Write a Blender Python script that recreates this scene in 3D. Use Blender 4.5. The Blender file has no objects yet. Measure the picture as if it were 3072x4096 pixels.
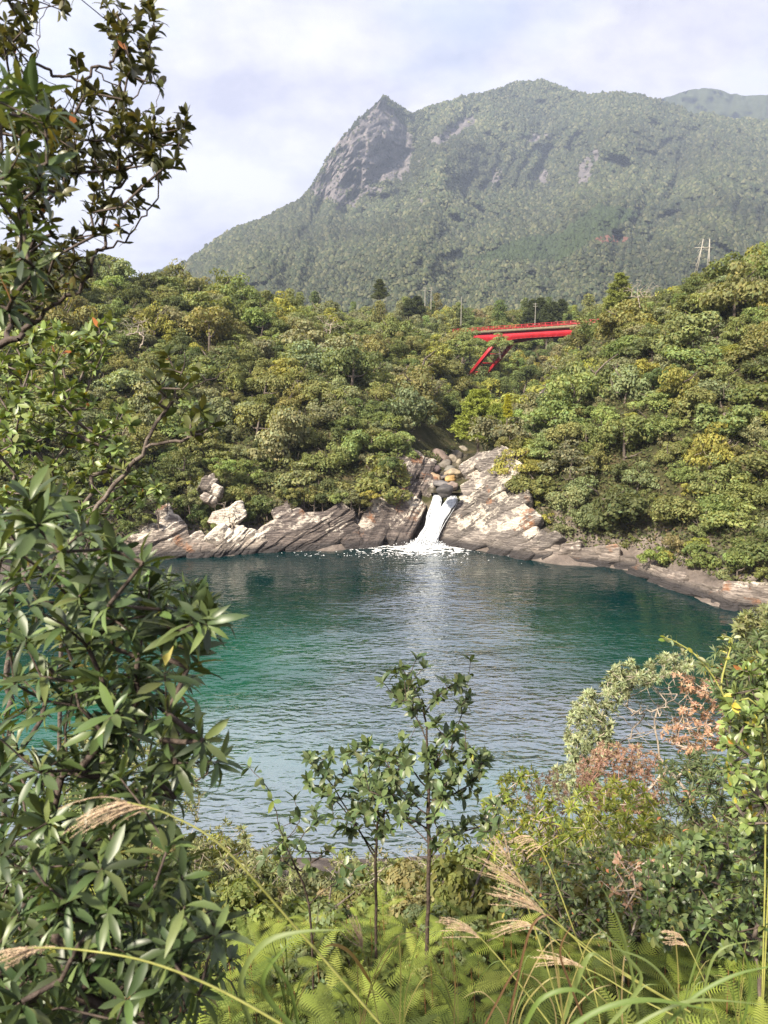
import bpy, bmesh, math, random
import numpy as np
from mathutils import Vector, Matrix, noise

# ------------------------------------------------------------------ camera, sky, sun, exposure
SC = bpy.context.scene
COL = SC.collection
F, CX, CY = 740.0, 384.0, 512.0
PITCH = math.radians(10.3)
CAM = np.array([0.0, 0.0, 20.5])
cam_d = bpy.data.cameras.new('camera')
cam_d.sensor_fit = 'VERTICAL'; cam_d.sensor_height = 34.6; cam_d.lens = 34.6 * F / 1024
cam_d.dof.use_dof = True; cam_d.dof.focus_distance = 45.0; cam_d.dof.aperture_fstop = 6.0
cam_d.clip_start = 0.05; cam_d.clip_end = 30000
cam = bpy.data.objects.new('camera', cam_d); COL.objects.link(cam)
cam.location = CAM; cam.rotation_euler = (math.pi / 2 - PITCH, 0, 0)
SC.camera = cam

SUN = Vector((-0.50, -0.58, 0.64)).normalized()
world = bpy.data.worlds.new('World'); SC.world = world; world.use_nodes = True
wt = world.node_tree; wt.nodes.clear()
def wn(t, **k):
    n = wt.nodes.new(t)
    for a, b in k.items(): setattr(n, a, b)
    return n
sky = wn('ShaderNodeTexSky', sky_type='NISHITA', sun_disc=False)
sky.sun_elevation = math.asin(SUN.z); sky.sun_rotation = math.atan2(SUN.x, SUN.y)
sky.air_density = 1.0; sky.dust_density = 1.5
tc = wn('ShaderNodeTexCoord'); sep = wn('ShaderNodeSeparateXYZ'); wt.links.new(tc.outputs['Generated'], sep.inputs[0])
zz = wn('ShaderNodeMath', operation='MAXIMUM'); wt.links.new(sep.outputs['Z'], zz.inputs[0]); zz.inputs[1].default_value = 0.0
za = wn('ShaderNodeMath', operation='ADD'); wt.links.new(zz.outputs[0], za.inputs[0]); za.inputs[1].default_value = 0.55
dv = wn('ShaderNodeVectorMath', operation='DIVIDE'); wt.links.new(tc.outputs['Generated'], dv.inputs[0])
cb = wn('ShaderNodeCombineXYZ')
for i in range(3): wt.links.new(za.outputs[0], cb.inputs[i])
wt.links.new(cb.outputs[0], dv.inputs[1])
mp = wn('ShaderNodeMapping'); mp.inputs['Location'].default_value = (1.7, 0.35, 0); mp.inputs['Scale'].default_value = (1.0, 1.3, 0.0)
wt.links.new(dv.outputs[0], mp.inputs[0])
n1 = wn('ShaderNodeTexNoise'); n1.inputs['Scale'].default_value = 2.3; n1.inputs['Detail'].default_value = 9; n1.inputs['Roughness'].default_value = 0.56; n1.inputs['Distortion'].default_value = 0.1
n2 = wn('ShaderNodeTexNoise'); n2.inputs['Scale'].default_value = 5.0; n2.inputs['Detail'].default_value = 8; n2.inputs['Roughness'].default_value = 0.6; n2.inputs['Distortion'].default_value = 0.1
wt.links.new(mp.outputs[0], n1.inputs['Vector']); wt.links.new(mp.outputs[0], n2.inputs['Vector'])
r1 = wn('ShaderNodeMapRange'); r1.inputs['From Min'].default_value = 0.34; r1.inputs['From Max'].default_value = 0.56; r1.inputs['To Min'].default_value = 0.62
r1.interpolation_type = 'SMOOTHSTEP'
wt.links.new(n1.outputs['Fac'], r1.inputs['Value'])
ramp = wn('ShaderNodeValToRGB')
ramp.color_ramp.elements[0].position = 0.36; ramp.color_ramp.elements[0].color = (0.54, 0.53, 0.68, 1)
ramp.color_ramp.elements[1].position = 0.60; ramp.color_ramp.elements[1].color = (0.93, 0.90, 0.98, 1)
wt.links.new(n2.outputs['Fac'], ramp.inputs[0])
cm = wn('ShaderNodeVectorMath', operation='SCALE'); wt.links.new(ramp.outputs[0], cm.inputs[0]); cm.inputs['Scale'].default_value = 4.5
mx = wn('ShaderNodeMix', data_type='RGBA')
wt.links.new(r1.outputs[0], mx.inputs[0]); wt.links.new(sky.outputs[0], mx.inputs[6]); wt.links.new(cm.outputs[0], mx.inputs[7])
bg = wn('ShaderNodeBackground'); bg.inputs['Strength'].default_value = 0.1; wt.links.new(mx.outputs[2], bg.inputs[0])
wo = wn('ShaderNodeOutputWorld'); wt.links.new(bg.outputs[0], wo.inputs[0])

sun_d = bpy.data.lights.new('sun', 'SUN'); sun_d.energy = 5.0; sun_d.angle = math.radians(5.0); sun_d.color = (1.0, 0.90, 0.74)
sun = bpy.data.objects.new('sun', sun_d); COL.objects.link(sun)
sun.rotation_euler = (-SUN).to_track_quat('-Z', 'Y').to_euler(); sun.location = (0, 0, 300)

SC.view_settings.view_transform = 'Standard'; SC.view_settings.look = 'None'
SC.view_settings.exposure = 1.45; SC.view_settings.gamma = 1.0
cy = SC.cycles
cy.max_bounces = 8; cy.diffuse_bounces = 5; cy.glossy_bounces = 2; cy.transmission_bounces = 4; cy.transparent_max_bounces = 8; cy.volume_bounces = 0
cy.volume_step_rate = 4.0; cy.use_denoising = True; cy.denoising_prefilter = 'NONE'; cy.sample_clamp_indirect = 6.0

# ------------------------------------------------------------------ pixel helpers (768 x 1024 pixel frame)
CP, SP = math.cos(PITCH), math.sin(PITCH)
def ray(px, py):
    u = (np.asarray(px, float) - CX) / F; v = (CY - np.asarray(py, float)) / F
    return np.stack([u, CP + v * SP, -SP + v * CP], -1)
def at_Y(px, py, Y):
    d = ray(px, py); return CAM + d * (np.asarray(Y, float) / d[..., 1])[..., None]
def on_z(px, py, z=0.0):
    d = ray(px, py); return CAM + d * ((z - CAM[2]) / d[..., 2])[..., None]
def project(p):
    q = np.asarray(p, float) - CAM
    f = q[..., 1] * CP - q[..., 2] * SP; up = q[..., 1] * SP + q[..., 2] * CP
    f = np.where(np.abs(f) < 1e-6, 1e-6, f)
    return CX + F * q[..., 0] / f, CY - F * up / f, f
def in_poly(px, py, poly):
    px = np.asarray(px); py = np.asarray(py); r = np.zeros(px.shape, bool)
    n = len(poly); j = n - 1
    for i in range(n):
        xi, yi = poly[i]; xj, yj = poly[j]
        c = ((yi > py) != (yj > py)) & (px < (xj - xi) * (py - yi) / ((yj - yi) or 1e-9) + xi)
        r ^= c; j = i
    return r
def rbf(pts, vals, c):
    pts = np.asarray(pts, float); vals = np.asarray(vals, float); n, d = pts.shape
    A = np.sqrt(((pts[:, None] - pts[None]) ** 2).sum(-1) + c * c)
    Pm = np.hstack([np.ones((n, 1)), pts])
    M = np.zeros((n + d + 1, n + d + 1)); M[:n, :n] = A; M[:n, n:] = Pm; M[n:, :n] = Pm.T
    w = np.linalg.solve(M, np.concatenate([vals, np.zeros(d + 1)]))
    def f(q):
        q = np.asarray(q, float); sh = q.shape[:-1]; q = q.reshape(-1, d); out = np.empty(len(q))
        for s in range(0, len(q), 20000):
            b = q[s:s + 20000]
            out[s:s + 20000] = np.sqrt(((b[:, None] - pts[None]) ** 2).sum(-1) + c * c) @ w[:n] + w[n] + b @ w[n + 1:]
        return out.reshape(sh)
    return f

# ------------------------------------------------------------------ object helpers
def link(o, parent=None):
    COL.objects.link(o)
    if parent is not None: o.parent = parent
    return o
def tag(o, label=None, cat=None, group=None, kind=None):
    if label: o['label'] = label
    if cat: o['category'] = cat
    if group: o['group'] = group
    if kind: o['kind'] = kind
    return o
def thing(name, loc, label, cat, group=None):
    o = bpy.data.objects.new(name, None); o.empty_display_size = 0.2; o.location = tuple(loc)
    link(o); return tag(o, label, cat, group)
def mesh_np(name, V, Fc, mat, col=None, smooth=False):
    V = np.ascontiguousarray(V, np.float32); Fc = np.ascontiguousarray(Fc, np.int32)
    me = bpy.data.meshes.new(name); k = Fc.shape[1]
    me.vertices.add(len(V)); me.vertices.foreach_set('co', V.ravel())
    me.loops.add(Fc.size); me.loops.foreach_set('vertex_index', Fc.ravel())
    me.polygons.add(len(Fc)); me.polygons.foreach_set('loop_start', np.arange(0, Fc.size, k, dtype=np.int32))
    me.polygons.foreach_set('loop_total', np.full(len(Fc), k, np.int32))
    if smooth: me.polygons.foreach_set('use_smooth', np.ones(len(Fc), bool))
    me.update(calc_edges=True)
    if col is not None:
        a = me.color_attributes.new('col', 'FLOAT_COLOR', 'POINT')
        c = np.ones((len(V), 4), np.float32); c[:, :3] = col; a.data.foreach_set('color', c.ravel())
    me.materials.append(mat); return me
def mobj(name, me, parent=None, color=None):
    o = bpy.data.objects.new(name, me)
    if color is not None: o.color = (*color[:3], 1)
    return link(o, parent)
def unit(v):
    v = np.asarray(v, float); return v / np.maximum(np.linalg.norm(v, axis=-1, keepdims=True), 1e-9)
def tubes(p0, p1, r0, r1, k=5):
    """frusta between point pairs, as verts and quads"""
    p0 = np.asarray(p0, float); p1 = np.asarray(p1, float); n = len(p0)
    d = unit(p1 - p0); h = np.where(np.abs(d[:, 2:3]) > 0.9, [[1., 0, 0]], [[0, 0, 1.]])
    a = unit(np.cross(d, h)); b = np.cross(d, a)
    th = np.arange(k) * 2 * math.pi / k
    ring = a[:, None] * np.cos(th)[None, :, None] + b[:, None] * np.sin(th)[None, :, None]
    V = np.concatenate([p0[:, None] + ring * np.asarray(r0)[:, None, None], p1[:, None] + ring * np.asarray(r1)[:, None, None]], 1)
    i = np.arange(k); q = np.stack([i, (i + 1) % k, (i + 1) % k + k, i + k], 1)
    Fc = (q[None] + (np.arange(n) * 2 * k)[:, None, None]).reshape(-1, 4)
    return V.reshape(-1, 3), Fc
def chain(pts, r, k=6):
    pts = np.asarray(pts, float); r = np.asarray(r, float)
    return tubes(pts[:-1], pts[1:], r[:-1], r[1:], k)
def merge(parts):
    Vs, Fs, o = [], [], 0
    for V, Fc in parts: Vs.append(V); Fs.append(Fc + o); o += len(V)
    return np.concatenate(Vs), np.concatenate(Fs)
def box(c, s, R=None):
    v = np.array([[x, y, z] for x in (-.5, .5) for y in (-.5, .5) for z in (-.5, .5)]) * np.asarray(s, float)
    if R is not None: v = v @ np.asarray(R).T
    f = np.array([[0, 1, 3, 2], [4, 6, 7, 5], [0, 4, 5, 1], [2, 3, 7, 6], [0, 2, 6, 4], [1, 5, 7, 3]])
    return v + np.asarray(c, float), f
def beam(a, b, w, h, up=(0, 0, 1)):
    a = np.asarray(a, float); b = np.asarray(b, float); x = unit(b - a); y = unit(np.cross(up, x)); z = np.cross(x, y)
    return box((a + b) / 2, (np.linalg.norm(b - a), w, h), np.stack([x, y, z], 1))
def smooth_poly(pts, n):
    pts = np.asarray(pts, float); t = np.linspace(0, len(pts) - 1, n); i = np.clip(t.astype(int), 0, len(pts) - 2); f = (t - i)[:, None]
    g = lambda j: pts[np.clip(j, 0, len(pts) - 1)]
    a, b, c, d = g(i - 1), g(i), g(i + 1), g(i + 2)
    return 0.5 * (2 * b + (c - a) * f + (2 * a - 5 * b + 4 * c - d) * f ** 2 + (3 * b - a - 3 * c + d) * f ** 3)
ORD = ['first', 'second', 'third', 'fourth', 'fifth', 'sixth', 'seventh', 'eighth', 'ninth', 'tenth', 'eleventh', 'twelfth', 'thirteenth', 'fourteenth', 'fifteenth', 'sixteenth', 'seventeenth', 'eighteenth', 'nineteenth', 'twentieth']
ORD += ['twenty-' + o for o in ORD[:9]] + ['thirtieth'] + ['thirty-' + o for o in ORD[:9]] + ['fortieth'] + ['forty-' + o for o in ORD[:9]] + ['fiftieth'] + ['fifty-' + o for o in ORD[:9]] + ['sixtieth'] + ['sixty-' + o for o in ORD[:9]]
def ordinal(i): return ORD[i] if i < len(ORD) else ORD[-1]

# ------------------------------------------------------------------ materials
def mat(name):
    m = bpy.data.materials.new(name); m.use_nodes = True; t = m.node_tree; t.nodes.clear()
    out = t.nodes.new('ShaderNodeOutputMaterial')
    def N(ty, ins=None, **k):
        n = t.nodes.new(ty)
        for a, b in k.items(): setattr(n, a, b)
        for a, b in (ins or {}).items():
            if hasattr(b, 'is_output'): t.links.new(b, n.inputs[a])
            else: n.inputs[a].default_value = b
        return n
    return m, N, out, t
def ramp_node(N, fac, stops):
    r = N('ShaderNodeValToRGB', {0: fac}); e = r.color_ramp.elements
    while len(e) < len(stops): e.new(0.5)
    for x, (p, c) in zip(e, stops): x.position = p; x.color = (*c, 1) if len(c) == 3 else c
    return r.outputs[0]
def leaf_mat(name, rough=0.5, spec=0.4, trans=0.3, vein=0.0):
    m, N, out, t = mat(name)
    at = N('ShaderNodeAttribute', attribute_name='col'); oi = N('ShaderNodeObjectInfo')
    mu = N('ShaderNodeMix', {0: 1.0, 6: at.outputs['Color'], 7: oi.outputs['Color']}, data_type='RGBA', blend_type='MULTIPLY')
    c = mu.outputs[2]
    if vein:
        ns = N('ShaderNodeTexNoise', {'Scale': vein, 'Detail': 3.0}); mr = N('ShaderNodeMapRange', {0: ns.outputs[0], 3: 0.72, 4: 1.3})
        sc = N('ShaderNodeVectorMath', {0: c, 'Scale': mr.outputs[0]}, operation='SCALE'); c = sc.outputs[0]
    p = N('ShaderNodeBsdfPrincipled', {'Base Color': c, 'Roughness': rough, 'Specular IOR Level': spec})
    g = N('ShaderNodeMix', {0: 1.0, 6: c, 7: (1.5, 1.35, 0.45, 1)}, data_type='RGBA', blend_type='MULTIPLY')
    tr = N('ShaderNodeBsdfTranslucent', {0: g.outputs[2]})
    x = N('ShaderNodeMixShader', {0: trans, 1: p.outputs[0], 2: tr.outputs[0]})
    t.links.new(x.outputs[0], out.inputs[0]); return m
M_HILL = leaf_mat('hill_foliage', 0.6, 0.25, 0.38)
M_GLOSS = leaf_mat('glossy_leaf', 0.42, 0.45, 0.22, 30.0)
M_SOFT = leaf_mat('soft_leaf', 0.5, 0.35, 0.32, 20.0)
M_FERN = leaf_mat('fern_leaf', 0.55, 0.3, 0.35)
def simple(name, c1, c2, scale=4.0, rough=0.8, bump=0.3, detail=6.0, spec=0.3, stretch=None):
    m, N, out, t = mat(name)
    tcn = N('ShaderNodeTexCoord'); vec = tcn.outputs['Object']
    if stretch: vec = N('ShaderNodeMapping', {0: vec, 'Scale': stretch}).outputs[0]
    ns = N('ShaderNodeTexNoise', {'Vector': vec, 'Scale': scale, 'Detail': detail, 'Roughness': 0.6})
    c = ramp_node(N, ns.outputs[0], [(0.3, c1), (0.7, c2)])
    bp = N('ShaderNodeBump', {'Strength': bump, 'Height': ns.outputs[0], 'Distance': 0.05})
    p = N('ShaderNodeBsdfPrincipled', {'Base Color': c, 'Roughness': rough, 'Specular IOR Level': spec, 'Normal': bp.outputs[0]})
    t.links.new(p.outputs[0], out.inputs[0]); return m
M_BARK = simple('bark', (0.055, 0.042, 0.034), (0.16, 0.13, 0.11), 14.0, 0.85, 0.6)
M_BARK_DARK = simple('dark_bark', (0.028, 0.02, 0.016), (0.085, 0.062, 0.05), 30.0, 0.7, 0.4)
M_TWIG = simple('pale_twig', (0.20, 0.165, 0.13), (0.42, 0.36, 0.30), 20.0, 0.8, 0.3)
M_TWIG_RED = simple('reddish_twig', (0.17, 0.085, 0.06), (0.34, 0.19, 0.14), 20.0, 0.8, 0.3)
M_STEM = simple('grass_stem', (0.20, 0.21, 0.05), (0.34, 0.34, 0.11), 12.0, 0.5, 0.1)
M_PLUME = simple('plume', (0.26, 0.18, 0.11), (0.52, 0.40, 0.28), 60.0, 0.75, 0.1)
M_STIPE = simple('fern_stipe', (0.12, 0.055, 0.02), (0.22, 0.12, 0.05), 20.0, 0.6, 0.1)
M_RED = simple('red_paint', (0.30, 0.012, 0.02), (0.44, 0.024, 0.034), 0.5, 0.42, 0.02, spec=0.45)
M_CONC = simple('concrete', (0.11, 0.085, 0.05), (0.20, 0.16, 0.11), 1.5, 0.85, 0.2)
M_POLE = simple('pole', (0.20, 0.19, 0.16), (0.30, 0.285, 0.25), 2.0, 0.7, 0.1)

def rock_mat(name, dark, mid, lichen, lich_amt, strata_rot, strata_scale=1.0, wet=True):
    m, N, out, t = mat(name)
    geo = N('ShaderNodeNewGeometry'); pos = geo.outputs['Position']; oi = N('ShaderNodeObjectInfo')
    st = N('ShaderNodeMapping', {0: pos, 'Rotation': (0, strata_rot, 0.25), 'Scale': (0.35 * strata_scale, 0.8, 5.0 * strata_scale)})
    a = N('ShaderNodeTexNoise', {'Vector': st.outputs[0], 'Scale': 1.2, 'Detail': 10.0, 'Roughness': 0.68, 'Distortion': 0.35})
    base = ramp_node(N, a.outputs[0], [(0.28, tuple(x * 0.5 for x in dark)), (0.45, dark), (0.62, mid), (0.8, tuple(min(1, x * 1.3) for x in mid))])
    vs = N('ShaderNodeMapRange', {0: oi.outputs['Random'], 3: 0.68, 4: 1.32})
    base = N('ShaderNodeVectorMath', {0: base, 'Scale': vs.outputs[0]}, operation='SCALE').outputs[0]
    b = N('ShaderNodeTexNoise', {'Vector': pos, 'Scale': 0.33, 'Detail': 5.0, 'Roughness': 0.65})
    rust = N('ShaderNodeMapRange', {0: b.outputs[0], 1: 0.58, 2: 0.70})
    base = N('ShaderNodeMix', {0: rust.outputs[0], 6: base, 7: (0.30, 0.135, 0.06, 1)}, data_type='RGBA').outputs[2]
    l = N('ShaderNodeTexNoise', {'Vector': pos, 'Scale': 1.9, 'Detail': 12.0, 'Roughness': 0.74, 'Distortion': 0.3})
    l2 = N('ShaderNodeTexNoise', {'Vector': pos, 'Scale': 0.45, 'Detail': 3.0})
    ls = N('ShaderNodeMath', {0: l.outputs[0], 1: l2.outputs[0]}, operation='ADD')
    sz = N('ShaderNodeSeparateXYZ', {0: pos}); nz = N('ShaderNodeSeparateXYZ', {0: geo.outputs['Normal']})
    zr = N('ShaderNodeMapRange', {0: sz.outputs['Z'], 1: 0.8, 2: 2.6, 3: -0.30, 4: 0.0})
    nr = N('ShaderNodeMapRange', {0: nz.outputs['Z'], 1: -0.2, 2: 0.9, 3: -0.10, 4: 0.08})
    s1 = N('ShaderNodeMath', {0: ls.outputs[0], 1: zr.outputs[0]}, operation='ADD'); s2 = N('ShaderNodeMath', {0: s1.outputs[0], 1: nr.outputs[0]}, operation='ADD')
    lm = N('ShaderNodeMapRange', {0: s2.outputs[0], 1: 1.06 - lich_amt, 2: 1.17 - lich_amt})
    base = N('ShaderNodeMix', {0: lm.outputs[0], 6: base, 7: (*lichen, 1)}, data_type='RGBA').outputs[2]
    rough = 0.8
    if wet:
        wn_ = N('ShaderNodeMath', {0: a.outputs[0], 1: -0.9}, operation='MULTIPLY')
        wz = N('ShaderNodeMath', {0: sz.outputs['Z'], 1: wn_.outputs[0]}, operation='ADD')
        wm = N('ShaderNodeMapRange', {0: wz.outputs[0], 1: 0.1, 2: 0.55, 3: 1.0, 4: 0.0})
        base = N('ShaderNodeMix', {0: wm.outputs[0], 6: base, 7: (0.045, 0.04, 0.04, 1)}, data_type='RGBA').outputs[2]
    cr = N('ShaderNodeTexVoronoi', {'Vector': st.outputs[0], 'Scale': 0.9}, feature='DISTANCE_TO_EDGE')
    crm = N('ShaderNodeMapRange', {0: cr.outputs['Distance'], 1: 0.0, 2: 0.06})
    hh = N('ShaderNodeMath', {0: a.outputs[0], 1: l.outputs[0]}, operation='ADD'); h2 = N('ShaderNodeMath', {0: crm.outputs[0], 1: 0.35}, operation='MULTIPLY')
    h3 = N('ShaderNodeMath', {0: hh.outputs[0], 1: h2.outputs[0]}, operation='ADD')
    bp = N('ShaderNodeBump', {'Strength': 0.9, 'Height': h3.outputs[0], 'Distance': 0.4})
    p = N('ShaderNodeBsdfPrincipled', {'Base Color': base, 'Roughness': rough, 'Specular IOR Level': 0.3, 'Normal': bp.outputs[0]})
    t.links.new(p.outputs[0], out.inputs[0]); return m
M_ROCK = rock_mat('layered_rock', (0.085, 0.07, 0.066), (0.20, 0.165, 0.145), (0.48, 0.43, 0.37), 0.01, -0.78)
M_ROCK_PALE = rock_mat('pale_rock', (0.15, 0.125, 0.11), (0.30, 0.255, 0.22), (0.56, 0.50, 0.43), 0.08, -0.6)
M_ROCK_WHITE = rock_mat('cream_rock', (0.20, 0.17, 0.145), (0.36, 0.31, 0.26), (0.64, 0.58, 0.50), 0.22, -0.6)
M_ROCK_R = rock_mat('slab_rock', (0.105, 0.09, 0.082), (0.25, 0.22, 0.195), (0.50, 0.45, 0.38), 0.025, -0.85)
M_ROCK_BACK = rock_mat('back_rock', (0.09, 0.08, 0.075), (0.24, 0.21, 0.19), (0.46, 0.42, 0.37), 0.06, 0.6)

def ground_mat():
    m, N, out, t = mat('forest_floor')
    pos = N('ShaderNodeNewGeometry').outputs['Position']
    a = N('ShaderNodeTexNoise', {'Vector': pos, 'Scale': 0.5, 'Detail': 10.0, 'Roughness': 0.7})
    c = ramp_node(N, a.outputs[0], [(0.3, (0.02, 0.022, 0.010)), (0.5, (0.045, 0.045, 0.02)), (0.7, (0.085, 0.065, 0.04))])
    sz = N('ShaderNodeSeparateXYZ', {0: pos}); nn = N('ShaderNodeMath', {0: a.outputs[0], 1: 9.0}, operation='MULTIPLY'); zs = N('ShaderNodeMath', {0: sz.outputs['Z'], 1: nn.outputs[0]}, operation='SUBTRACT')
    zm = N('ShaderNodeMapRange', {0: zs.outputs[0], 1: -2.5, 2: 0.5, 3: 1.0, 4: 0.0}); rb = ramp_node(N, a.outputs[0], [(0.3, (0.06, 0.05, 0.047)), (0.55, (0.15, 0.125, 0.11)), (0.7, (0.30, 0.26, 0.22))])
    c = N('ShaderNodeMix', {0: zm.outputs[0], 6: c, 7: rb}, data_type='RGBA').outputs[2]
    bp = N('ShaderNodeBump', {'Strength': 1.0, 'Height': a.outputs[0], 'Distance': 0.6})
    p = N('ShaderNodeBsdfPrincipled', {'Base Color': c, 'Roughness': 0.95, 'Specular IOR Level': 0.1, 'Normal': bp.outputs[0]})
    t.links.new(p.outputs[0], out.inputs[0]); return m
M_GROUND = ground_mat()

# ------------------------------------------------------------------ terrain
shore_px = [(139, 560), (185, 555), (225, 555), (259, 552), (287, 551), (343, 549), (374, 545), (398, 543), (417, 540), (440, 544), (481, 551), (528, 559), (555, 564), (616, 567), (648, 579), (694, 595), (722, 606), (768, 614)]
SH = on_z(np.array([p[0] for p in shore_px]), np.array([p[1] for p in shore_px]))[:, :2]
near_sh = np.array([(46, 57), (44, 46), (34, 38), (21, 32), (10, 29), (0, 28.5), (-9, 28.5), (-22, 31), (-36, 42), (-42, 62), (-38, 76)], float)
SHORE = np.vstack([SH, near_sh])
cp = [(x, y, 0.15) for x, y in SHORE]
cen = np.array([0.0, 60.0])
for x, y in SHORE:
    d = cen - (x, y); L = np.linalg.norm(d)
    q = np.array((x, y)) + d / L * min(8, L * 0.3); cp.append((q[0], q[1], -2.6))
    q = np.array((x, y)) + d / L * min(20, L * 0.6); cp.append((q[0], q[1], -7.0))
    if y > 55:
        q = np.array((x, y)) - d / L * 4.0
        if not (2 < x < 11 and y > 80): cp.append((q[0], q[1], 2.6))
cp += [(0, 60, -9)]
# left hill
cp += [(-51, 140, 36.5), (-30, 150, 33.5), (-9, 160, 30), (12, 165, 24.5), (13, 134, 13.5), (6.5, 118, 10.5), (4.5, 103, 9.5), (1, 97, 7.0), (-25, 114, 18), (-2, 118, 18), (-12, 103, 11.5), (-42, 108, 19), (-28, 98, 10),
       (-80, 130, 37), (-90, 100, 30), (-70, 72, 18), (-58, 50, 12), (-45, 30, 12), (-75, 180, 34), (-30, 195, 29), (2, 200, 25), (-60, 240, 34)]
# gorge
cp += [(7.5, 94.5, 5.6), (8.5, 100, 5.9), (10.5, 108, 6.4), (14, 122, 7.2), (22, 145, 9), (34, 178, 11), (44, 203, 13), (56, 240, 17), (13.5, 96, 8.5), (20, 118, 11.0), (9.3, 104, 5.9), (12.2, 114, 6.6), (17.5, 132, 7.8), (27, 160, 9.8)]
# right hill
cp += [(57, 115, 33), (51, 130, 32.5), (46, 141, 31), (41, 146, 28), (36, 141, 24), (28, 131, 17.5), (21.5, 120, 12.5), (17.5, 108, 10.5), (15, 99, 9.8), (45, 95, 21), (35, 86, 11), (28, 100, 15), (24, 90, 8), (62, 92, 28), (72, 75, 26), (50, 74, 12), (56, 60, 9),
       (62, 172, 30), (50, 178, 22), (90, 120, 40), (95, 80, 34), (75, 45, 14), (85, 150, 38)]
# bridge abutments and backdrop
cp += [(24, 219, 18.5), (12, 228, 28), (8, 245, 34), (34, 208, 14), (30, 196, 12), (62, 198, 24), (70, 205, 32), (-20, 270, 37), (18, 270, 38), (50, 278, 38), (90, 270, 40), (140, 260, 42), (0, 420, 50), (-300, 420, 45), (300, 420, 60), (0, 900, 70), (-700, 900, 60), (700, 900, 90), (-300, 120, 30), (300, 120, 40), (-200, 0, 20), (200, 0, 20)]
# slope below the viewer
for x in (-10, -5, 0, 5, 10):
    cp += [(x, -6, 19.4), (x, 0, 18.9), (x, 2, 17.4), (x, 3.6, 16.1), (x, 6.3, 14.5), (x, 12, 10.4), (x, 20, 5.4)]
cp += [(24, 26, 4), (40, 32, 6), (18, 18, 9), (-18, 18, 9), (-25, 24, 5.5)]
cp = np.array(cp, float)
HGT = rbf(cp[:, :2], cp[:, 2], 2.5)
def hgt(x, y): return HGT(np.stack([np.asarray(x, float), np.asarray(y, float)], -1))
_fx = np.arange(-150, 181, 1.0); _fy = np.arange(-12, 331, 1.0)
_fz = HGT(np.stack(np.meshgrid(_fx, _fy, indexing='ij'), -1))
def hfast(x, y):
    u_ = np.clip(np.asarray(x, float) + 150, 0, 329.99); v_ = np.clip(np.asarray(y, float) + 12, 0, 341.99)
    i = u_.astype(int); j = v_.astype(int); a = u_ - i; b = v_ - j
    return _fz[i, j] * (1 - a) * (1 - b) + _fz[i + 1, j] * a * (1 - b) + _fz[i, j + 1] * (1 - a) * b + _fz[i + 1, j + 1] * a * b
def h1(x, y): return float(hfast(x, y))
gx = np.concatenate([np.arange(-700, -130, 30), np.arange(-130, -60, 4), np.arange(-60, 70, 1.25), np.arange(70, 130, 4), np.arange(130, 701, 30)])
gy = np.concatenate([np.arange(-60, -8, 8), np.arange(-8, 10, 0.6), np.arange(10, 175, 1.25), np.arange(175, 300, 4), np.arange(300, 901, 40)])
GX, GY = np.meshgrid(gx, gy, indexing='ij'); GZ = hgt(GX, GY)
rngT = np.random.default_rng(3)
def grid_faces(a, b):
    i, j = np.meshgrid(np.arange(a - 1), np.arange(b - 1), indexing='ij'); k = i * b + j
    return np.stack([k, k + b, k + b + 1, k + 1], -1).reshape(-1, 4)
bump = np.array([noise.fractal(Vector((x * .25, y * .25, 0)), 1.0, 2.0, 3) for x, y in zip(GX.ravel(), GY.ravel())]).reshape(GX.shape)
GZ = GZ + bump * np.where(GY > 30, 0.5, 0.12)
terr = mobj('terrain', mesh_np('terrain', np.stack([GX, GY, GZ], -1).reshape(-1, 3), grid_faces(*GX.shape), M_GROUND, smooth=True))
tag(terr, kind='structure')

# ------------------------------------------------------------------ mountain behind (depth from the ridges)
K = 768 / 1659
sky_pts = np.array([(-100, 700, 1000), (200, 640, 1200), (410, 566, 1500), (500, 496, 1780), (560, 478, 1850), (640, 438, 1950), (672, 405, 2010), (700, 352, 2060), (735, 300, 2110), (770, 262, 2150), (800, 234, 2210), (830, 203, 2250), (848, 220, 2270), (885, 242, 2340), (930, 230, 2480), (1000, 210, 2600), (1060, 198, 2680), (1100, 182, 2720), (1130, 175, 2750), (1170, 172, 2750), (1220, 191, 2720), (1270, 206, 2680), (1330, 199, 2600), (1390, 206, 2580), (1440, 224, 2540), (1500, 242, 2500), (1580, 257, 2440), (1659, 261, 2400), (1800, 280, 2300), (2000, 330, 2200), (2300, 420, 2000)], float)
dep = [(x, y, d) for x, y, d in sky_pts]
dep += [(x, 725, d * 0.86) for x, d in ((-100, 700), (200, 720), (410, 740), (700, 760), (1000, 800), (1300, 800), (1659, 720), (2000, 700), (2300, 700))]
dep += [(760, 400, 2010), (830, 420, 2000), (880, 380, 2090), (830, 270, 2170), (885, 300, 2230), (720, 430, 1940), (980, 325, 2130), (960, 360, 1960), (930, 430, 1680), (900, 520, 1240), (880, 590, 950), (1015, 400, 2120), (1010, 450, 1830), (1000, 540, 1330), (850, 440, 1890), (800, 530, 1360), (650, 520, 1480), (560, 560, 1200),
        (1330, 290, 2190), (1300, 400, 1760), (1270, 500, 1320), (1190, 340, 2370), (1160, 440, 1930), (1120, 540, 1320), (1080, 300, 2400), (1440, 340, 2250), (1430, 450, 1760), (1560, 380, 1900), (1540, 500, 1320), (1659, 400, 1850), (1800, 450, 1700)]
dep = np.array(dep); DM = rbf(dep[:, :2], dep[:, 2], 25.0)
NCOL, NROW = 420, 190
cx = np.linspace(-60, 2250, NCOL); sy = np.interp(cx, sky_pts[:, 0], sky_pts[:, 1])
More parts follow.
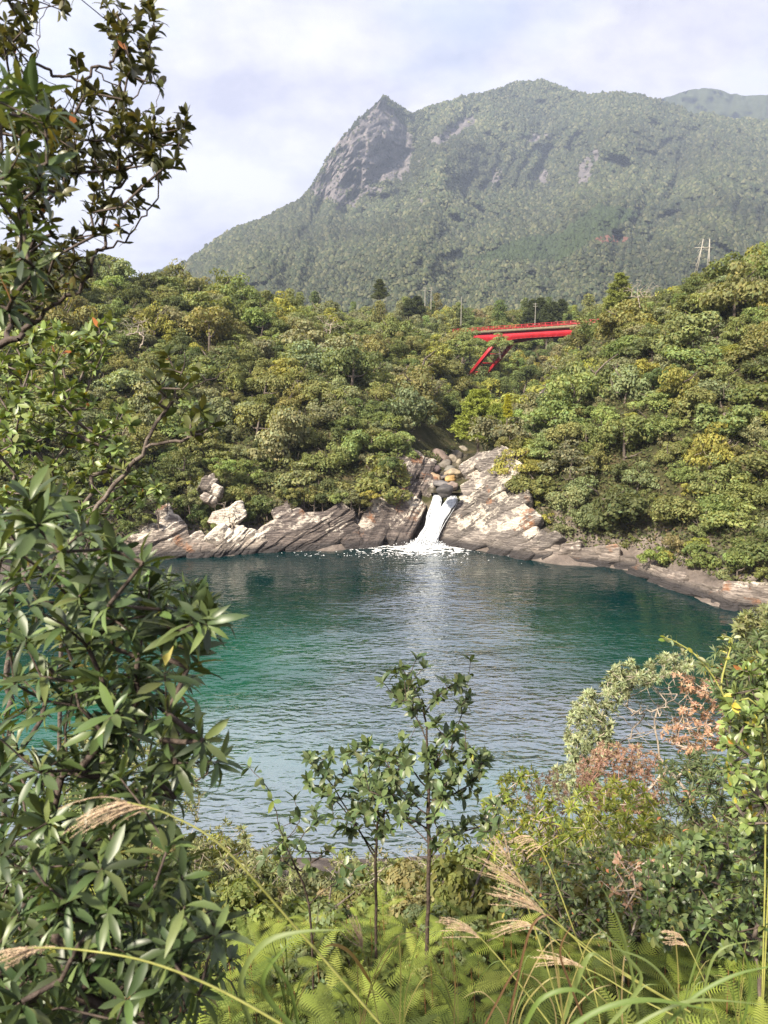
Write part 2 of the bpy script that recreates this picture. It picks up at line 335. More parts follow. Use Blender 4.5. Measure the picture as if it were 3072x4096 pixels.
sy = sy + np.array([noise.fractal(Vector((x * .025, 3, 0)), 1.0, 2.0, 5) for x in cx]) * 6.0
tt = np.linspace(0, 1, NROW)
PXm = np.repeat(cx[:, None], NROW, 1); PYm = 725 + (sy[:, None] - 725) * tt[None]
Dm = DM(np.stack([PXm, PYm], -1))
rid = np.array([noise.ridged_multi_fractal(Vector((x * .0105 + .9 * noise.noise(Vector((x * .006, y * .009, 2))), y * .0065 + .7 * noise.noise(Vector((x * .008, y * .008, 8))), 1.7)), 0.85, 2.2, 6, 1.0, 2.0) for x, y in zip(PXm.ravel(), PYm.ravel())]).reshape(Dm.shape)
fine = np.array([noise.fractal(Vector((x * .05, y * .05, 0)), 0.9, 2.1, 4) for x, y in zip(PXm.ravel(), PYm.ravel())]).reshape(Dm.shape)
Dm = Dm - (rid - 1.2) * 175 * np.sin(np.pi * np.clip(tt, 0.02, 0.98))[None] ** 0.6 * np.clip(Dm / 1800, .3, 1) + fine * 24
RK = [[(672, 425), (690, 372), (730, 312), (775, 262), (800, 232), (830, 214), (845, 240), (870, 268), (895, 300), (893, 345), (880, 375), (840, 388), (800, 395), (760, 415), (735, 440)],
      [(985, 275), (1005, 252), (1040, 240), (1025, 262), (990, 290), (955, 312), (925, 310), (940, 292)], [(1130, 310), (1165, 285), (1190, 288), (1160, 305), (1135, 318)],
      [(1050, 398), (1080, 362), (1090, 368), (1065, 400)], [(1150, 392), (1180, 368), (1190, 378), (1165, 402)], [(1250, 360), (1285, 318), (1300, 325), (1275, 362), (1285, 380), (1270, 400), (1235, 400), (1250, 378)], [(900, 435), (910, 400), (916, 402), (908, 438)], [(1065, 236), (1085, 232), (1078, 248), (1066, 246)], [(735, 440), (800, 402), (835, 405), (790, 425), (745, 455), (725, 455)], [(1225, 410), (1240, 398), (1250, 402), (1235, 415)]]
def rock_mask(px, py, jit):
    r = np.zeros(px.shape, bool)
    for p in RK: r |= in_poly(px + jit[0], py + jit[1], p)
    return r
jx = np.array([noise.noise(Vector((x * .07, y * .05, 5))) for x, y in zip(PXm.ravel(), PYm.ravel())]).reshape(Dm.shape) * 16
rm = rock_mask(PXm, PYm, (jx, jx * .6))
# rock faces get vertical ribs
ribs = np.array([noise.fractal(Vector((x * .14 + y * .03, y * .02, 9)), 0.8, 2.2, 4) for x, y in zip(PXm.ravel(), PYm.ravel())]).reshape(Dm.shape)
Dm = Dm + np.where(rm, ribs * 11, 0)
W = at_Y(PXm * K, PYm * K, Dm)
back = []
for k in range(1, 6):
    b = W[:, -1].copy(); b[:, 1] += 160 * k; b[:, 2] -= 60 * k + 10 * k * k; back.append(b)
Wm = np.concatenate([W, np.stack(back, 1)], 1)
mc = np.zeros(Wm.shape); mc[:, :NROW, 0] = rm
def mountain_mat():
    m, N, out, t = mat('mountain_ground')
    pos = N('ShaderNodeNewGeometry').outputs['Position']; at = N('ShaderNodeAttribute', attribute_name='col')
    a = N('ShaderNodeTexNoise', {'Vector': N('ShaderNodeMapping', {0: pos, 'Scale': (0.06, 0.06, 0.008)}).outputs[0], 'Scale': 1.0, 'Detail': 9.0, 'Roughness': 0.7})
    rk = ramp_node(N, a.outputs[0], [(0.34, (0.03, 0.027, 0.028)), (0.46, (0.10, 0.09, 0.092)), (0.60, (0.17, 0.152, 0.152)), (0.76, (0.28, 0.24, 0.22))])
    g = N('ShaderNodeTexNoise', {'Vector': pos, 'Scale': 0.06, 'Detail': 6.0, 'Roughness': 0.7})
    gr = ramp_node(N, g.outputs[0], [(0.3, (0.02, 0.028, 0.012)), (0.7, (0.06, 0.07, 0.03))])
    sp = N('ShaderNodeSeparateColor', {0: at.outputs['Color']})
    c = N('ShaderNodeMix', {0: sp.outputs[0], 6: gr, 7: rk}, data_type='RGBA').outputs[2]
    p = N('ShaderNodeBsdfPrincipled', {'Base Color': c, 'Roughness': 0.9, 'Specular IOR Level': 0.15})
    t.links.new(p.outputs[0], out.inputs[0]); return m
M_MOUNT = mountain_mat()
mnt = mobj('mountain', mesh_np('mountain', Wm.reshape(-1, 3), grid_faces(NCOL, NROW + 5), M_MOUNT, mc.reshape(-1, 3), smooth=True)); tag(mnt, kind='structure')
# forest on the mountain: one mass
rf = np.random.default_rng(11)
NB = 210000
ci = rf.uniform(150, NCOL * 0.80, NB) ; ci = rf.uniform(0.14 * NCOL, 0.80 * NCOL, NB); ri = rf.uniform(0, NROW - 1.001, NB) 
i0 = ci.astype(int); j0 = ri.astype(int); fa = (ci - i0)[:, None]; fb = (ri - j0)[:, None]
pt = W[i0, j0] * (1 - fa) * (1 - fb) + W[i0 + 1, j0] * fa * (1 - fb) + W[i0, j0 + 1] * (1 - fa) * fb + W[i0 + 1, j0 + 1] * fa * fb
keep = rf.random(NB) < np.clip((pt[:, 1] / 2300) ** 1.1, .35, 1) * 0.62
isr = rm[np.clip(np.round(ci).astype(int), 0, NCOL - 1), np.clip(np.round(ri).astype(int), 0, NROW - 1)]
keep &= ~isr | (rf.random(NB) < 0.07)
pxs, pys, _ = project(pt); keep &= (pxs > 60) & (pxs < 860) & (pys < 312)
pt = pt[keep]; nb = len(pt)
th = np.arange(5) * 2 * math.pi / 5
tmp = np.concatenate([[[0, 0, 1.0]], np.stack([np.cos(th) * .62, np.sin(th) * .62, np.full(5, .62)], 1), np.stack([np.cos(th + .6) * 1.0, np.sin(th + .6), np.full(5, -.25)], 1)])
tf = [[0, 1 + i, 1 + (i + 1) % 5] for i in range(5)]
for i in range(5): tf += [[1 + i, 6 + i, 1 + (i + 1) % 5], [1 + (i + 1) % 5, 6 + i, 6 + (i + 1) % 5]]
tf = np.array(tf)
rad = rf.uniform(2.6, 6.2, nb) * np.clip(pt[:, 1] / 1700, .55, 1) * np.where(rf.random(nb) < .12, 1.35, 1); q0 = project(pt); rad *= np.where((q0[0] < 425) & (q0[1] < 205), .62, 1); hh = rf.uniform(.75, 1.3, nb) * rad
V = tmp[None] * np.stack([rad, rad, hh], -1)[:, None] * rf.uniform(.78, 1.25, (nb, 11, 1)) + pt[:, None] + np.array([0, 0, 1.5])
pal = np.array([(0.050, 0.064, 0.032), (0.066, 0.076, 0.036), (0.085, 0.094, 0.044), (0.052, 0.060, 0.036), (0.11, 0.112, 0.06), (0.040, 0.054, 0.028)])
cc = pal[rf.integers(0, len(pal), nb)] * rf.uniform(.8, 1.6, (nb, 1))
big = np.array([noise.noise(Vector((p[0] * .004, p[1] * .003, 0))) for p in pt]); cc *= (1 + 0.55 * big)[:, None]
q = project(pt); redz = (np.hypot((q[0] - 612) / 16, (q[1] - 241) / 3.5) < 1) & (rf.random(nb) < .7); cc[redz] = (0.20, 0.10, 0.075)
ced = in_poly(q[0], q[1], [(470, 262), (520, 240), (560, 236), (600, 205), (640, 214), (560, 262)]); cc[ced] = np.array((0.055, 0.078, 0.032)) * rf.uniform(.8, 1.2, (ced.sum(), 1))
forest = mobj('mountain_forest', mesh_np('mountain_forest', V.reshape(-1, 3), (tf[None] + (np.arange(nb) * 11)[:, None, None]).reshape(-1, 3), M_HILL, np.repeat(cc, 11, 0), smooth=True), color=(1, 1, 1))
tag(forest, 'dense dark green forest covering the big mountain slopes', 'forest', kind='stuff')
# distant ridge at the right
fx = np.linspace(1330, 2150, 120); fy = np.interp(fx, [1330, 1430, 1490, 1515, 1550, 1580, 1600, 1625, 1659, 1750, 2150], [270, 213, 194, 190, 193, 202, 206, 206, 205, 190, 250]) + np.array([noise.fractal(Vector((x * .06, 7, 0)), 1, 2, 4) for x in fx]) * 3
ft = np.linspace(0, 1, 40); FX = np.repeat(fx[:, None], 40, 1); FY = 330 + (fy[:, None] - 330) * ft[None]
FD = 3300 + 500 * ft[None] + np.array([noise.ridged_multi_fractal(Vector((x * .02, y * .012, 4)), 1, 2, 4, 1, 2) for x, y in zip(FX.ravel(), FY.ravel())]).reshape(FX.shape) * -160
FWd = at_Y(FX * K, FY * K, FD)
bk = FWd[:, -1:].copy(); bk[..., 1] += 500; bk[..., 2] -= 400
far = mobj('distant_ridge', mesh_np('distant_ridge', np.concatenate([FWd, bk], 1).reshape(-1, 3), grid_faces(120, 41), M_MOUNT, np.zeros((120 * 41, 3)), smooth=True)); tag(far, kind='structure')

# ------------------------------------------------------------------ water
def water_mat():
    m, N, out, t = mat('pool_water')
    pos = N('ShaderNodeNewGeometry').outputs['Position']; at = N('ShaderNodeAttribute', attribute_name='col')
    sp = N('ShaderNodeSeparateColor', {0: at.outputs['Color']})
    st = N('ShaderNodeTexNoise', {'Vector': pos, 'Scale': 0.9, 'Detail': 6.0, 'Roughness': 0.65})
    sh = N('ShaderNodeMath', {0: st.outputs[0], 1: 0.22}, operation='MULTIPLY'); s2 = N('ShaderNodeMath', {0: sp.outputs[0], 1: sh.outputs[0]}, operation='SUBTRACT')
    s3 = N('ShaderNodeMath', {0: s2.outputs[0], 1: 0.11}, operation='ADD')
    c = ramp_node(N, s3.outputs[0], [(0.0, (0.030, 0.062, 0.054)), (0.2, (0.010, 0.056, 0.041)), (0.45, (0.003, 0.066, 0.039)), (0.72, (0.0012, 0.035, 0.025)), (1.0, (0.0008, 0.014, 0.0155))])
    mp1 = N('ShaderNodeMapping', {0: pos, 'Scale': (0.55, 1.25, 1), 'Rotation': (0, 0, 0.12)})
    w1 = N('ShaderNodeTexNoise', {'Vector': mp1.outputs[0], 'Scale': 2.0, 'Detail': 2.0, 'Roughness': 0.45, 'Distortion': 0.5})
    mp2 = N('ShaderNodeMapping', {0: pos, 'Scale': (0.7, 1.1, 1), 'Rotation': (0, 0, -0.3)})
    w2 = N('ShaderNodeTexNoise', {'Vector': mp2.outputs[0], 'Scale': 0.55, 'Detail': 2.0})
    w3 = N('ShaderNodeMath', {0: w2.outputs[0], 1: 1.1}, operation='MULTIPLY'); ws = N('ShaderNodeMath', {0: w1.outputs[0], 1: w3.outputs[0]}, operation='ADD')
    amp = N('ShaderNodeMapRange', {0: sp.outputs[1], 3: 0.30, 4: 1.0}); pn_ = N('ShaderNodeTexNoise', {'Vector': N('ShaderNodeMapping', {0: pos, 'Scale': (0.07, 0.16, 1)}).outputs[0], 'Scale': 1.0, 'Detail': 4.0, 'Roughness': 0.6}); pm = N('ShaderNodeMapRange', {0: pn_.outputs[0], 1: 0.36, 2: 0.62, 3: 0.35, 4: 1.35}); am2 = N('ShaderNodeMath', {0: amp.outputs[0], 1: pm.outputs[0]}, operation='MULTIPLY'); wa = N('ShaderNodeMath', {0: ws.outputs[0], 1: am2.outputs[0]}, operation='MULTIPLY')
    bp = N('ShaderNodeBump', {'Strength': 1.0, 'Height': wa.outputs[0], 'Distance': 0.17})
    p = N('ShaderNodeBsdfPrincipled', {'Base Color': c, 'Roughness': 0.03, 'IOR': 3.0, 'Specular IOR Level': N('ShaderNodeMapRange', {0: sp.outputs[1], 3: 0.08, 4: 1.0}).outputs[0], 'Normal': bp.outputs[0]})  # extra reflectivity in the lane paints its silver sheen; calm water kept low
    t.links.new(p.outputs[0], out.inputs[0]); return m
wx, wy = np.meshgrid(np.arange(-60, 61, 1.0), np.arange(22, 104, 1.0), indexing='ij')
wz = hgt(wx, wy)
dpt = np.clip(-wz / 2.6, 0, 1)
# the bay is shallow towards the near left shore
nearness = np.clip((46 - wy - 0.3 * wx) / 16, 0, 1)
dpt = np.clip(np.where(wy > 60, 1, dpt) * (1 - 0.75 * nearness), 0, 1)
lg = np.exp(-(((wx + 9) / 11) ** 2 + ((wy - 52) / 10) ** 2)); dpt = np.clip(dpt - 0.42 * lg - 0.22 * np.exp(-(((wx - 16) / 9) ** 2 + ((wy - 54) / 9) ** 2)), 0, 1)
# lane widening to the near shore: fall's draught ruffles it, sky sheen painted in
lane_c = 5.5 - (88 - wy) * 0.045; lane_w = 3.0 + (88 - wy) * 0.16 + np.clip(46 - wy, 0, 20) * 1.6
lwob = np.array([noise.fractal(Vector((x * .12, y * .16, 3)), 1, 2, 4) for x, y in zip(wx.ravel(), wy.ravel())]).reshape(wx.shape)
ruf_sheen = 1 / (1 + np.exp((np.abs(wx - lane_c) - lane_w - lwob * 5) / 1.6)); ruf_sheen = np.clip(ruf_sheen, 0, 1)
pool = mobj('pool_water', mesh_np('pool_water', np.stack([wx, wy, np.zeros_like(wx)], -1).reshape(-1, 3), grid_faces(*wx.shape), water_mat(), np.stack([dpt.ravel(), ruf_sheen.ravel(), 0 * ruf_sheen.ravel()], 1), smooth=True)); tag(pool, kind='structure')
M_FOAM = simple('foam', (0.72, 0.73, 0.74), (0.88, 0.88, 0.88), 3.0, 0.6, 0.3)
# stream above the lip
def stream_mat():
    m, N, out, t = mat('stream_water')
    pos = N('ShaderNodeNewGeometry').outputs['Position']
    w1 = N('ShaderNodeTexNoise', {'Vector': pos, 'Scale': 1.5, 'Detail': 4.0}); bp = N('ShaderNodeBump', {'Strength': 0.5, 'Height': w1.outputs[0], 'Distance': 0.1})
    p = N('ShaderNodeBsdfPrincipled', {'Base Color': (0.05, 0.045, 0.03, 1), 'Roughness': 0.08, 'IOR': 1.333, 'Normal': bp.outputs[0]})
    t.links.new(p.outputs[0], out.inputs[0]); return m
sc_ = np.array([(7.7, 93.2, 6.05), (8.3, 99, 6.35), (10.2, 107, 6.9), (13.5, 121, 7.7), (19, 138, 8.9)]); sl = smooth_poly(sc_, 24)
sw = np.concatenate([np.full(5, 2.2), np.full(19, 3.4)])
sv = np.stack([sl - np.array([1, 0, 0]) * sw[:, None], sl + np.array([1, 0, 0]) * sw[:, None]], 1)
stream = mobj('stream', mesh_np('stream', sv.reshape(-1, 3), grid_faces(24, 2), stream_mat(), smooth=True)); tag(stream, kind='structure')

# ------------------------------------------------------------------ rocks
rr = random.Random(5)
def slab_mesh(name, c, ax, dims, mt, seed, rough=0.16, cuts=7):
    """a jagged block: box subdivided and broken up with noise; ax = 3 axes"""
    bm = bmesh.new(); bmesh.ops.create_cube(bm, size=1.0)
    bmesh.ops.subdivide_edges(bm, edges=bm.edges[:], cuts=cuts, use_grid_fill=True)
    R = np.stack(ax, 1); sh = rr.uniform(-.25, .25); tp = rr.uniform(-.12, .15)
    for v in bm.verts:
        pn = 2 * (abs(v.co.x) ** 7 + abs(v.co.y) ** 7 + abs(v.co.z) ** 7) ** (1 / 7); x, y, z = v.co / pn
        y2 = y * (1 - tp * x); x2 = x + sh * y2 * dims[1] / dims[0] * 1.4
        p = R @ (np.array([x2, y2, z]) * dims)
        w = Vector(p + c)
        n1_ = noise.noise_vector(w * 0.55 + Vector((seed, 0, 0))); n2_ = noise.noise_vector(w * 1.7 + Vector((0, seed, 0)))
        lay = noise.noise(Vector((seed * 3 + float(w.dot(Vector(ax[1]))) * 3.2, float(w.dot(Vector(ax[0]))) * .22, 0))) * .26 + noise.noise(Vector((float(w.dot(Vector(ax[1]))) * 8.0, float(w.dot(Vector(ax[0]))) * .5, seed))) * .12
        q = Vector(p) + n1_ * rough * 1.4 + n2_ * rough * 0.7 + Vector(ax[2]) * lay
        v.co = q
    bmesh.ops.triangulate(bm, faces=bm.faces[:])
    me = bpy.data.meshes.new(name); bm.to_mesh(me); bm.free(); me.materials.append(mt); return me
ROCK_PX = []
def outcrop(name, label, poly, A, B, slope, strata, mt, thick=(0.35, 1.0), length=(1.6, 4.6), proud=0.35, Yoff=0.0, seed=0, z0=0.0, depth=1.6, rough=0.16):
    ROCK_PX.append(poly)
    a = on_z(*A, z0); b = on_z(*B, z0); a[1] += Yoff; b[1] += Yoff
    u = unit(b - a); hor = np.array([-u[1], u[0], 0]);
    if hor[1] < 0: hor = -hor
    s = math.radians(slope); w = hor * math.cos(s) + np.array([0, 0, math.sin(s)]); n = np.cross(u, w)
    if n @ (CAM - a) < 0: n = -n
    pl = []
    for px, py in poly:
        d = ray(px, py); k = ((a - CAM) @ n) / (d @ n); q = CAM + d * k - a; pl.append((q @ u, q @ w))
    pl = np.array(pl); base = a + u * pl[:, 0].mean()
    st = math.radians(strata); e1 = np.array([math.cos(st), math.sin(st)]); e2 = np.array([-math.sin(st), math.cos(st)])
    S = pl @ e1; T = pl @ e2
    rg = random.Random(seed); root = thing(name, base, label, 'rock')
    S3 = u * e1[0] + w * e1[1]; T3 = u * e2[0] + w * e2[1]
    t = T.min(); cnt = 0
    plist = [tuple(p) for p in pl]
    while t < T.max():
        th_ = rg.uniform(*thick); s_ = S.min() - rg.uniform(0, 2); band = rg.uniform(-proud, proud) * .6
        while s_ < S.max():
            L = rg.uniform(*length); mid = np.array([s_ + L / 2, t + th_ / 2]); q = e1 * mid[0] + e2 * mid[1]
            if bool(in_poly(np.array(q[0]), np.array(q[1]), plist)):
                L0_ = L
                while L > .35 * L0_ and not np.all(in_poly(np.array([(q + e1 * L * g)[0] for g in (-.42, .42)]), np.array([(q + e1 * L * g)[1] for g in (-.42, .42)]), plist)): L *= .85
                off = band + rg.uniform(-proud, proud) * .4
                D = depth + rg.uniform(0, .6)
                ctr = a + u * q[0] + w * q[1] + n * (off + .35 - D / 2)
                me = slab_mesh('rock_slab', ctr, (S3, T3, n), (L * 1.22, th_ * 1.5, D), mt, seed + cnt * .37, rough)
                o = mobj('rock_slab', me, root); o.location = ctr - base; cnt += 1
            s_ += L * .9
        t += th_
    # massive core behind the slabs
    m2 = np.array([pl[:, 0].mean(), pl[:, 1].mean()]); V2 = []
    sh = (pl - m2) * 0.93 + m2
    top = [a + u * p[0] + w * p[1] - n * (proud + .25) for p in sh]; bot = [p - n * 2.5 for p in top]
    bm = bmesh.new(); tv = [bm.verts.new(p - base) for p in top]; bv = [bm.verts.new(p - base) for p in bot]; k = len(tv)
    bm.faces.new(tv); bm.faces.new(bv[::-1])
    for i in range(k): bm.faces.new((tv[i], bv[i], bv[(i + 1) % k], tv[(i + 1) % k]))
    bmesh.ops.triangulate(bm, faces=bm.faces[:]); me = bpy.data.meshes.new('rock_core'); bm.to_mesh(me); bm.free(); me.materials.append(mt)
    mobj('rock_core', me, root); return root
outcrop('rock_cliff', 'dark tilted layered cliff directly left of the waterfall', [(350, 549), (374, 546), (404, 544), (411, 529), (424, 508), (431, 494), (429, 479), (430, 464), (420, 454), (414, 447), (408, 452), (401, 476), (395, 495), (377, 512), (366, 514), (350, 512)], (343, 549), (410, 543), 50, 52, M_ROCK, (1.3, 2.6), (4.5, 10), .35, seed=1, Yoff=-0.8)
outcrop('rock_cliff', 'low dark cliff with slanting pale layers left along the far waterline', [(249, 556), (272, 522), (288, 510), (331, 508), (352, 512), (354, 549), (327, 551), (288, 551)], (259, 552), (343, 549), 60, 30, M_ROCK, (1.0, 2.0), (3.5, 8.0), .25, seed=2)
outcrop('rock_cliff', 'rough pale and dark rocks at far left waterline below low bushes', [(120, 560), (133, 538), (165, 512), (176, 514), (186, 536), (217, 540), (228, 556), (185, 559), (149, 563)], (139, 560), (225, 555), 55, 26, M_ROCK_PALE, (0.8, 1.7), (2.5, 5), .4, seed=3)
outcrop('rock_block', 'big cream-white block sitting on the left waterline', [(205, 553), (218, 537), (237, 522), (252, 527), (263, 535), (262, 543), (250, 556), (222, 557)], (225, 555), (259, 552), 62, 38, M_ROCK_WHITE, (0.9, 1.7), (2.4, 4.0), .25, seed=4, Yoff=-0.4, depth=2.4)
outcrop('rock_block', 'pale slanted block between bushes above the cream-white block', [(206, 521), (212, 510), (241, 501), (245, 514), (228, 526)], (225, 555), (259, 552), 58, 30, M_ROCK_WHITE, (1.0, 1.8), (2.5, 4.0), .25, seed=5, Yoff=-0.2, depth=2.2)
outcrop('rock_ledge', 'pinkish bare rock scar among trees high above the left waterline', [(200, 476), (214, 470), (219, 493), (208, 504)], (185, 555), (259, 552), 62, 55, M_ROCK_PALE, (0.7, 1.3), (1.4, 2.8), .3, seed=6, Yoff=-0.6)
outcrop('rock_slab_face', 'great smooth tilted rock slab directly right of the waterfall', [(433, 543), (442, 547), (476, 551), (496, 556), (519, 561), (551, 565), (551, 546), (540, 525), (532, 512), (519, 476), (513, 465), (506, 450), (496, 443), (474, 446), (466, 457), (459, 484), (461, 497), (452, 512), (441, 530)], (440, 544), (528, 559), 50, 48, M_ROCK_R, (0.9, 2.2), (4.0, 10.0), .32, seed=7)
outcrop('rock_bank', 'broken pale rock bank at water under right hillside bushes', [(530, 562), (566, 567), (611, 570), (637, 578), (640, 566), (613, 550), (587, 550), (545, 540), (536, 540)], (528, 559), (625, 569), 55, 16, M_ROCK_PALE, (0.9, 1.6), (2.5, 5), .35, seed=8)
outcrop('rock_bank', 'sloping pale rock shelf curving along the right waterline', [(628, 574), (650, 582), (690, 597), (726, 613), (735, 600), (726, 585), (694, 584), (670, 573), (650, 568), (634, 562)], (648, 580), (722, 607), 45, 8, M_ROCK_PALE, (0.8, 1.5), (2.4, 5), .3, seed=9)
outcrop('rock_bank', 'pale rock shelf at right edge above the water', [(720, 612), (760, 617), (810, 622), (810, 596), (768, 590), (726, 585)], (722, 607), (790, 618), 42, 8, M_ROCK_PALE, (0.8, 1.5), (2.4, 5), .3, seed=10)
outcrop('rock_wall', 'grey weathered rock wall behind the stream boulders', [(408, 440), (406, 428), (420, 425), (437, 424), (453, 437), (456, 447), (437, 456), (415, 453)], (408, 456), (456, 450), 66, -40, M_ROCK_BACK, (0.5, 1.2), (1.2, 3.0), .5, seed=11, z0=7.5)
outcrop('rock_ledge', 'dark bare rock scar among shrubs below the bridge on the right hill', [(544, 395), (556, 381), (566, 378), (562, 392), (550, 402)], (500, 555), (575, 565), 60, 50, M_ROCK, (0.5, 1.0), (1.4, 3.0), .3, seed=12, Yoff=27)

M_BOULDER = simple('boulder', (0.13, 0.11, 0.10), (0.34, 0.29, 0.25), 1.2, 0.75, 0.8, 9.0)
def boulder_mat():
    m, N, out, t = mat('river_boulder')
    tcn = N('ShaderNodeTexCoord'); oi = N('ShaderNodeObjectInfo')
    a = N('ShaderNodeTexNoise', {'Vector': tcn.outputs['Object'], 'Scale': 1.6, 'Detail': 10.0, 'Roughness': 0.7})
    mr = N('ShaderNodeMapRange', {0: a.outputs[0], 1: .3, 2: .7, 3: .55, 4: 1.45})
    c = N('ShaderNodeVectorMath', {0: oi.outputs['Color'], 'Scale': mr.outputs[0]}, operation='SCALE')
    bp = N('ShaderNodeBump', {'Strength': 0.6, 'Height': a.outputs[0], 'Distance': 0.15})
    p = N('ShaderNodeBsdfPrincipled', {'Base Color': c.outputs[0], 'Roughness': 0.75, 'Normal': bp.outputs[0]}); t.links.new(p.outputs[0], out.inputs[0]); return m
M_BOULDER = boulder_mat()
BL = [(660, 440, 130, 100, (.20, .15, .13), 'largest brown round boulder in the stream'), (755, 440, 70, 50, (.27, .23, .18), 'pale rounded boulder right of the largest stream boulder'), (700, 485, 75, 62, (.17, .15, .13), 'grey boulder just below the largest stream boulder'), (610, 524, 97, 66, (.13, .10, .10), 'smooth dark purple boulder on left side of the stream'), (737, 515, 72, 45, (.16, .15, .13), 'low grey boulder in the middle of the stream'), (760, 547, 95, 52, (.36, .29, .20), 'flat tan boulder in the lower stream'), (625, 587, 82, 62, (.38, .27, .17), 'round tan-orange boulder nearest the left cliff'), (683, 573, 62, 32, (.16, .14, .13), 'small dark boulder between the two tan boulders'), (742, 583, 76, 40, (.42, .26, .10), 'orange-stained flat boulder beside the smooth slab'), (680, 622, 105, 42, (.14, .13, .13), 'flat grey rock lying just above the fall pool'), (692, 672, 92, 66, (.07, .065, .065), 'wet black rock splitting the waterfall at its lip'), (735, 398, 62, 42, (.26, .22, .18), 'pale boulder behind the largest stream boulder'), (792, 412, 72, 52, (.22, .19, .16), 'grey-brown boulder at upper right of the stream'), (830, 377, 66, 56, (.28, .24, .19), 'pale boulder farthest right in the stream'), (850, 312, 100, 54, (.12, .11, .10), 'dark wide boulder under the bright pine'), (640, 377, 62, 42, (.24, .21, .18), 'grey boulder at foot of the back rock wall'), (520, 417, 52, 42, (.2, .18, .16), 'small grey boulder left of the stream pool'), (572, 467, 62, 46, (.55, .5, .44), 'white angular boulder on left stream edge'), (806, 457, 42, 32, (.3, .26, .2), 'small pale boulder beside the smooth slab top'), (826, 540, 32, 26, (.34, .28, .2), 'tiny tan stone on the slab edge'), (752, 637, 72, 46, (.26, .2, .17), 'pinkish flat rock right above the fall lip')]
for i, (bx, by, bw, bh, bc, lab) in enumerate(BL):
    px, py = 350 + bx * .1356, 400 + by * .1356
    zc = np.interp(by, [300, 480, 680], [8.4, 7.2, 6.3]) + bh * .1356 * .13 * .25
    p = on_z(px, py, zc); sc = p[1] / F
    rx, rz = bw * .1356 * sc * .64, bh * .1356 * sc * .68; bc = tuple(c * .75 for c in bc)
    bm = bmesh.new(); bmesh.ops.create_icosphere(bm, subdivisions=3, radius=1)
    for v in bm.verts:
        n_ = noise.cell(v.co * 1.3 + Vector((i * 3.1, 0, 0))) * .0 + noise.noise(v.co * 1.1 + Vector((i * 3.1, 0, 0))) * .42 + noise.noise(v.co * 2.6 + Vector((0, i, 0))) * .20
        v.co *= 1 + n_; v.co.x *= rx; v.co.y *= rx * .9; v.co.z *= rz; v.co.z += rz * .1
    me = bpy.data.meshes.new('boulder'); bm.to_mesh(me); bm.free(); me.materials.append(M_BOULDER)
    me.polygons.foreach_set('use_smooth', [True] * len(me.polygons))
    o = mobj('boulder', me, None, bc); o.location = p; o.rotation_euler = (0, 0, i * 1.3)
    tag(o, lab + ' above the waterfall' if len(lab.split()) < 12 else lab, 'boulder', 'boulders in the stream bed')

# ------------------------------------------------------------------ waterfall
def fall_mat():
    m, N, out, t = mat('falling_water')
    pos = N('ShaderNodeNewGeometry').outputs['Position']
    a = N('ShaderNodeTexNoise', {'Vector': N('ShaderNodeMapping', {0: pos, 'Scale': (5, 2, 0.7), 'Rotation': (0, 0.25, 0)}).outputs[0], 'Scale': 1.5, 'Detail': 6.0, 'Roughness': 0.7})
    c = ramp_node(N, a.outputs[0], [(0.34, (0.34, 0.38, 0.42)), (0.48, (0.70, 0.73, 0.76)), (0.6, (0.88, 0.89, 0.90))])
    p = N('ShaderNodeBsdfPrincipled', {'Base Color': c, 'Roughness': 0.5, 'Specular IOR Level': 0.3})
    tr = N('ShaderNodeBsdfTranslucent', {0: (0.9, 0.92, 0.95, 1)})
    x = N('ShaderNodeMixShader', {0: 0.3, 1: p.outputs[0], 2: tr.outputs[0]}); t.links.new(x.outputs[0], out.inputs[0]); return m
M_FALL = fall_mat()
fall_base = at_Y(426, 542, 90.0); fall_base[2] = 0
wf = thing('waterfall', fall_base, 'white forked waterfall pouring between tilted slabs into the pool', 'waterfall')
rw = np.random.default_rng(8)
def strand_set(name, tops, mids, ends, n, r):
    parts = []
    for i in range(n):
        f = rw.random(); j = rw.normal(0, .5, 3)
        pts = [(tops[0] + (tops[1] - tops[0]) * f, tops[2] - 1.5 + rw.uniform(-1, 2.5), 95.2), (tops[0] + (tops[1] - tops[0]) * f + j[0] * .6, tops[2] + 2.0 + rw.uniform(-.5, 1.5), 93.8)]
        for (x0, x1, y, Y) in mids: pts.append((x0 + (x1 - x0) * np.clip(f + rw.normal(0, .13), -.12, 1.12), y, Y))
        pts.append((ends[0] + (ends[1] - ends[0]) * np.clip(f + rw.normal(0, .1), 0, 1), ends[2] + rw.uniform(-1, 1), 90.0 + rw.uniform(-.5, .3)))
        W_ = np.array([at_Y(x, y, Y) for x, y, Y in pts]); W_[:, 1] += rw.uniform(-.25, .25); L = smooth_poly(W_, 12)
        k0 = 0 if rw.random() < .75 else rw.integers(1, 6); L = L[k0:]; L[:, 0] += np.cumsum(rw.normal(0, .05, len(L)))
        rad_ = r * rw.uniform(.5, 1.4) * np.linspace(.45, 1.5, len(L)); parts.append(chain(L, rad_, 5))
    V_, F_ = merge(parts); return mobj(name, mesh_np(name, V_ - fall_base, F_, M_FALL, smooth=True), wf)
strand_set('left_stream', (434.5, 440.5, 492.5), [(433.5, 440.5, 502, 92.8), (429, 439, 515, 91.8), (427, 436, 528, 90.9)], (418, 432, 542), 150, .04)
strand_set('right_stream', (449, 457.5, 494), [(445, 454, 504, 92.6), (436, 447, 515, 91.7), (429, 440, 528, 90.8)], (420, 436, 542), 180, .04)
strand_set('side_trickle', (431, 433, 516), [(428, 432, 522, 91.2), (423, 428, 530, 90.6)], (415, 421, 541), 16, .05)
